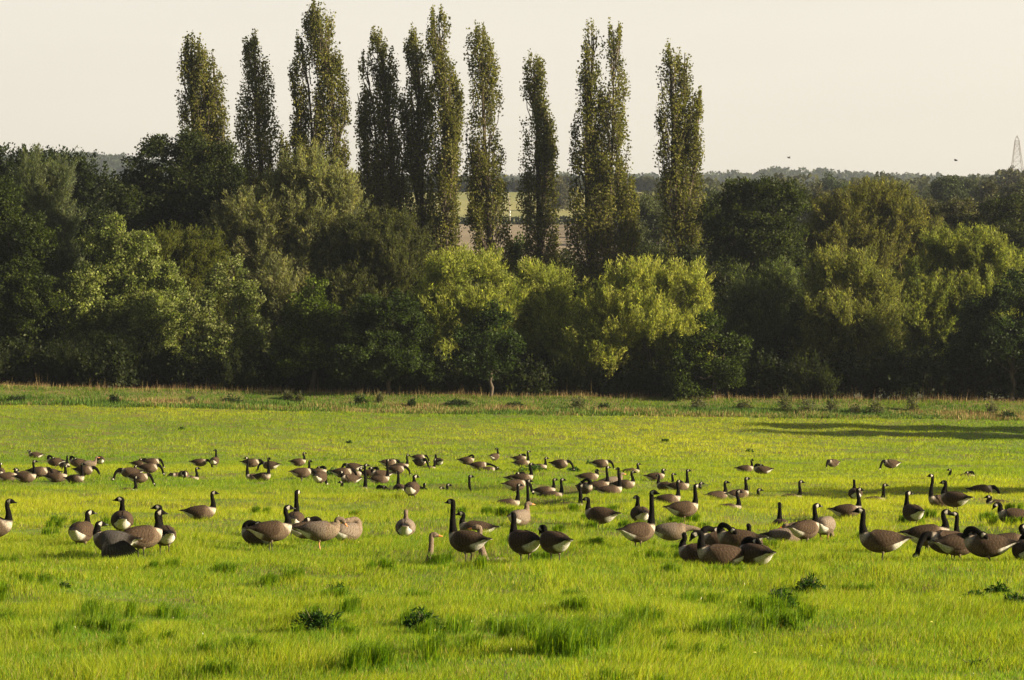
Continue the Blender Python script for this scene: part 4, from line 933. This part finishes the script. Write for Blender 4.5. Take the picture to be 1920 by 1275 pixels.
    K = mixc(K, tan * (.80 + .34 * bar[..., None]), sstep(5.0, 7.2, T_) * .8 + (1 - sstep(5.0, 7.2, T_)) * sstep(.3, -.6, cz) * .55)
    K = mixc(K, cream, sstep(7.4, 8.6, T_) * sstep(9.6, 9.0, T_) * sstep(.8, .1, cz) if sp == 'g' else sstep(7.7, 8.6, T_) * sstep(1.2, .4, cz))
    K = mixc(K, wht, sstep(4.2, 3.6, T_) * sstep(-.02, -.2, cz + .12 * (T_ - 3)))
    K = mixc(K, wht, sstep(2.6, 2.2, T_) * sstep(1.0, 1.5, T_) * (cz > .2))
    tailc = np.array([.03, .027, .025]) if sp == 'c' else np.array([.16, .13, .11])
    K = mixc(K, tailc, sstep(1.3, .9, T_) * (cz > -.45))
    nb = 8.95 if sp == 'c' else 8.4
    K = mixc(K, blk, sstep(nb, nb + .35, T_))
    if sp == 'c':
        hs = T_ - (len(bx) + 5)          # 0 at first head ring
        chk = sstep(-.75, -.45, hs) * sstep(1.35, .95, hs) * sstep(.62, .40, cz - .25 * (hs - .3)) 
        K = mixc(K, np.array([.46, .43, .38]), chk)
    Cc = np.vstack([K.reshape(-1, 3), K[0, 0:1], K[-1, 0:1]])
    make('body', VV, Fq, Cc, M_body, root, Ft=Ft, smooth=True)
    # bill
    e1 = hp[-1, :3]; side = np.cross(hup, hdir); bl = .056 if sp == 'c' else .070
    pts = [(0, 0, .016, .020), (.35, -.002, .0145, .015), (.75, -.006, .011, .008), (1.0, -.009, .005, .003)]
    Vb = []; sg = 8; a8 = np.arange(sg) * 2 * math.pi / sg
    for f, dz, w_, h_ in pts:
        cc = e1 + hdir * (bl * f - .006) + hup * dz
        Vb.append(cc + np.cos(a8)[:, None] * side * w_ * kth + np.sin(a8)[:, None] * hup * h_ * kth)
    Vb = np.vstack(Vb); i = np.arange(3)[:, None] * sg; j = np.arange(sg)[None, :]; k = (j + 1) % sg
    Fb = np.stack([i + j, i + k, i + sg + k, i + sg + j], -1).reshape(-1, 4)
    Cb = np.broadcast_to(np.array([.015, .014, .014]) if sp == 'c' else np.array([.72, .24, .06]), (len(Vb), 3))
    make('bill', Vb, np.vstack([Fb, [[24, 25, 26, 27], [28, 29, 30, 31]]]), Cb, M_bill, root, smooth=True)
    if s > 90:
        for sd in (-1, 1):
            ec = hp[1, :3] + side * sd * .0375 + hup * .014 + hdir * .014; r = .0065
            a = np.linspace(0, math.pi, 5); pv, pf = tube([ec - side * sd * r, ec, ec + side * sd * r * .8], [r * .8, r, r * .3], 8)
            make('eye', pv, pf, np.full((len(pv), 3), .006), M_bill, root, smooth=True)
    # wings
    bs = catmull(bx, 8); bxs = bs[:, 0]
    nu, nv = 30, 11
    for sd in (-1, 1):
        spread = pose == 'W' and sd == 1
        uu = np.linspace(0, 1, nu); xw = .165 - uu * .60
        cz_ = np.interp(xw, bxs, bs[:, 2]); ww = np.interp(xw, bxs, bs[:, 3]); wh = np.interp(xw, bxs, bs[:, 4])
        ww = np.maximum(ww, .050 * (1 - uu) + .022); wh = np.maximum(wh, .050 * (1 - uu) + .012)
        f0 = np.radians(np.interp(uu, [0, .12, .5, .85, 1], [45, 14, 4, 4, 10])); f1 = np.radians(np.interp(uu, [0, .08, .3, .6, .8, 1], [62, 98, 114, 108, 112, 120]))
        if spread: f1 = np.radians(np.interp(uu, [0, .08, .3, .7, .9, 1], [80, 130, 158, 165, 150, 120]))
        G = np.linspace(0, 1, nv); ph = f0[:, None] + (f1 - f0)[:, None] * G[None, :]
        puff = 1.055 + .05 * np.sin(np.pi * G)[None, :] * np.sin(np.pi * uu)[:, None] ** .5
        if spread: puff = puff + .48 * G[None, :] * np.sin(np.pi * np.clip(uu * 1.05, 0, 1))[:, None]
        lift = .010 * uu
        Vw = np.stack([np.repeat(xw[:, None], nv, 1) - (0.02 * G)[None, :] * 0, sd * np.sin(ph) * ww[:, None] * puff + 0 * ph, cz_[:, None] + np.cos(ph) * wh[:, None] * puff + lift[:, None]], -1)
        scal = .5 + .5 * np.sin(uu[:, None] * 70 + G[None, :] * 5 + np.sin(G[None, :] * 22) * 1.4)
        dk = np.array([.032, .022, .016]) if sp == 'c' else np.array([.11, .088, .070]); lt = np.array([.105, .072, .048]) if sp == 'c' else np.array([.26, .21, .17])
        if spread: scal = (.5 + .5 * np.sin(uu[:, None] * 105 + G[None, :] * 2.0)) * (.5 + .5 * G[None, :])
        if spread: dk = np.array([.055, .050, .048]); lt = np.array([.13, .12, .115])
        Cw = dk * (1 - scal[..., None] * .62) + lt * (scal[..., None] * .62)
        tipf = sstep(.60, .85, uu)[:, None, None]; Cw = Cw * (1 - tipf) + np.array([.014, .011, .009]) * tipf
        sf = sstep(.16, .0, uu)[:, None, None]; Cw = Cw * (1 - sf) + (np.array([.11, .078, .055])) * sf
        edge = np.clip(1 - np.abs(G - .93) * 14, 0, 1)[None, :, None] * (uu > .3)[:, None, None] * .35
        Cw = Cw * (1 - edge) + lt * edge
        i = np.arange(nu - 1)[:, None] * nv; j = np.arange(nv - 1)[None, :]; Fw = np.stack([i + j, i + j + 1, i + nv + j + 1, i + nv + j], -1).reshape(-1, 4)
        make('wing', Vw.reshape(-1, 3), Fw, Cw.reshape(-1, 3), M_body, root, smooth=True)
    if pose == 'W':      # the drooped, fanned wing: long flight feathers hanging from the shoulder over the flank
        Vf = []; Ff = []; Cf = []; o_ = 0
        for q in range(19):
            f = q / 18; an = math.radians(-84 - f * 72); ln = .19 + .09 * f; p0 = np.array([.02 - f * .27, .225 - .07 * f, .33 - sink + .01 * f])
            dv = np.array([math.cos(an) * (1 if f < .12 else 1), .10 - .14 * f, math.sin(an)]); dv = dv / np.linalg.norm(dv); sv = np.array([-dv[2], 0, dv[0]])
            for k_, (t_, w_) in enumerate(((0, .016), (.35, .024), (.8, .020), (1, .006))):
                for sg_ in (-1, 1): Vf.append(p0 + dv * ln * t_ + sv * sg_ * w_ + np.array([0, .006 * (q % 2) + .05 * math.sin(t_ * 2.2), -.04 * t_ * t_])); Cf.append(np.array([.060, .054, .050]) * (.55 + .9 * (sg_ > 0)) * (1.15 - .35 * t_))
            for k_ in range(3): Ff.append([o_ + 2 * k_, o_ + 2 * k_ + 1, o_ + 2 * k_ + 3, o_ + 2 * k_ + 2])
            o_ += 8
        make('wing', np.array(Vf), np.array(Ff), np.array(Cf), M_body, root)
    # legs
    if pose in 'SGPAW' and sink < .12:
        lc = np.array([.035, .030, .026]) if sp == 'c' else np.array([.55, .25, .12]); thg = np.array([.22, .17, .12])
        for sd in (-1, 1):
            st_ = R.uniform(-.035, .035); zb = .20 - sink; xs = .0
            pv, pf = tube([[xs, sd * .07, zb + .05], [xs - .005, sd * .072, zb], [xs - .012, sd * .073, zb - .045], [xs - .018 + st_ * .4, sd * .073, zb - .075], [xs - .005 + st_ * .7, sd * .073, .05], [xs + .01 + st_, sd * .073, .008]], [.045, .038, .022, .0095, .0085, .010], 8)
            lcv = np.repeat(np.array([thg, thg, thg * .8, lc, lc, lc]), 8, 0)
            fx = xs + .01 + st_; ft = np.array([[fx - .01, sd * .073, .012], [fx + .08, sd * .073 - .035, .004], [fx + .095, sd * .073, .006], [fx + .08, sd * .073 + .035, .004]])
            nv_ = len(pv)
            make('leg', np.vstack([pv, ft]), np.vstack([pf, [[nv_, nv_ + 1, nv_ + 2, nv_ + 3]]]), np.vstack([lcv, np.repeat(lc[None], 4, 0)]), M_bill, root, smooth=True)
for g in GEESE: build_goose(*g)

# ------------------------------------------------------------------ haze (air between the viewer and the far ridge)
x0, x1, y0, y1, z0, z1 = -4300, 4300, -500, 5300, -40, 345
V = [(x, y, z) for x in (x0, x1) for y in (y0, y1) for z in (z0, z1)]
hzo = make('haze', V, [[0, 1, 3, 2], [4, 6, 7, 5], [0, 4, 5, 1], [2, 3, 7, 6], [0, 2, 6, 4], [1, 5, 7, 3]]); tag(hzo, 'thin warm evening haze', 'haze', kind='stuff')
m = bpy.data.materials.new('haze'); m.use_nodes = True; n = m.node_tree.nodes; n.clear(); o = n.new('ShaderNodeOutputMaterial')
pv = n.new('ShaderNodeVolumePrincipled'); pv.inputs['Density'].default_value = 0.00015; pv.inputs['Color'].default_value = (.80, .88, 1.0, 1); pv.inputs['Anisotropy'].default_value = 0.6
m.node_tree.links.new(pv.outputs[0], o.inputs['Volume']); hzo.data.materials.append(m)
print('faces', sum(len(o.data.polygons) for o in bpy.data.objects if o.type == 'MESH'), 'objects', len(bpy.data.objects))
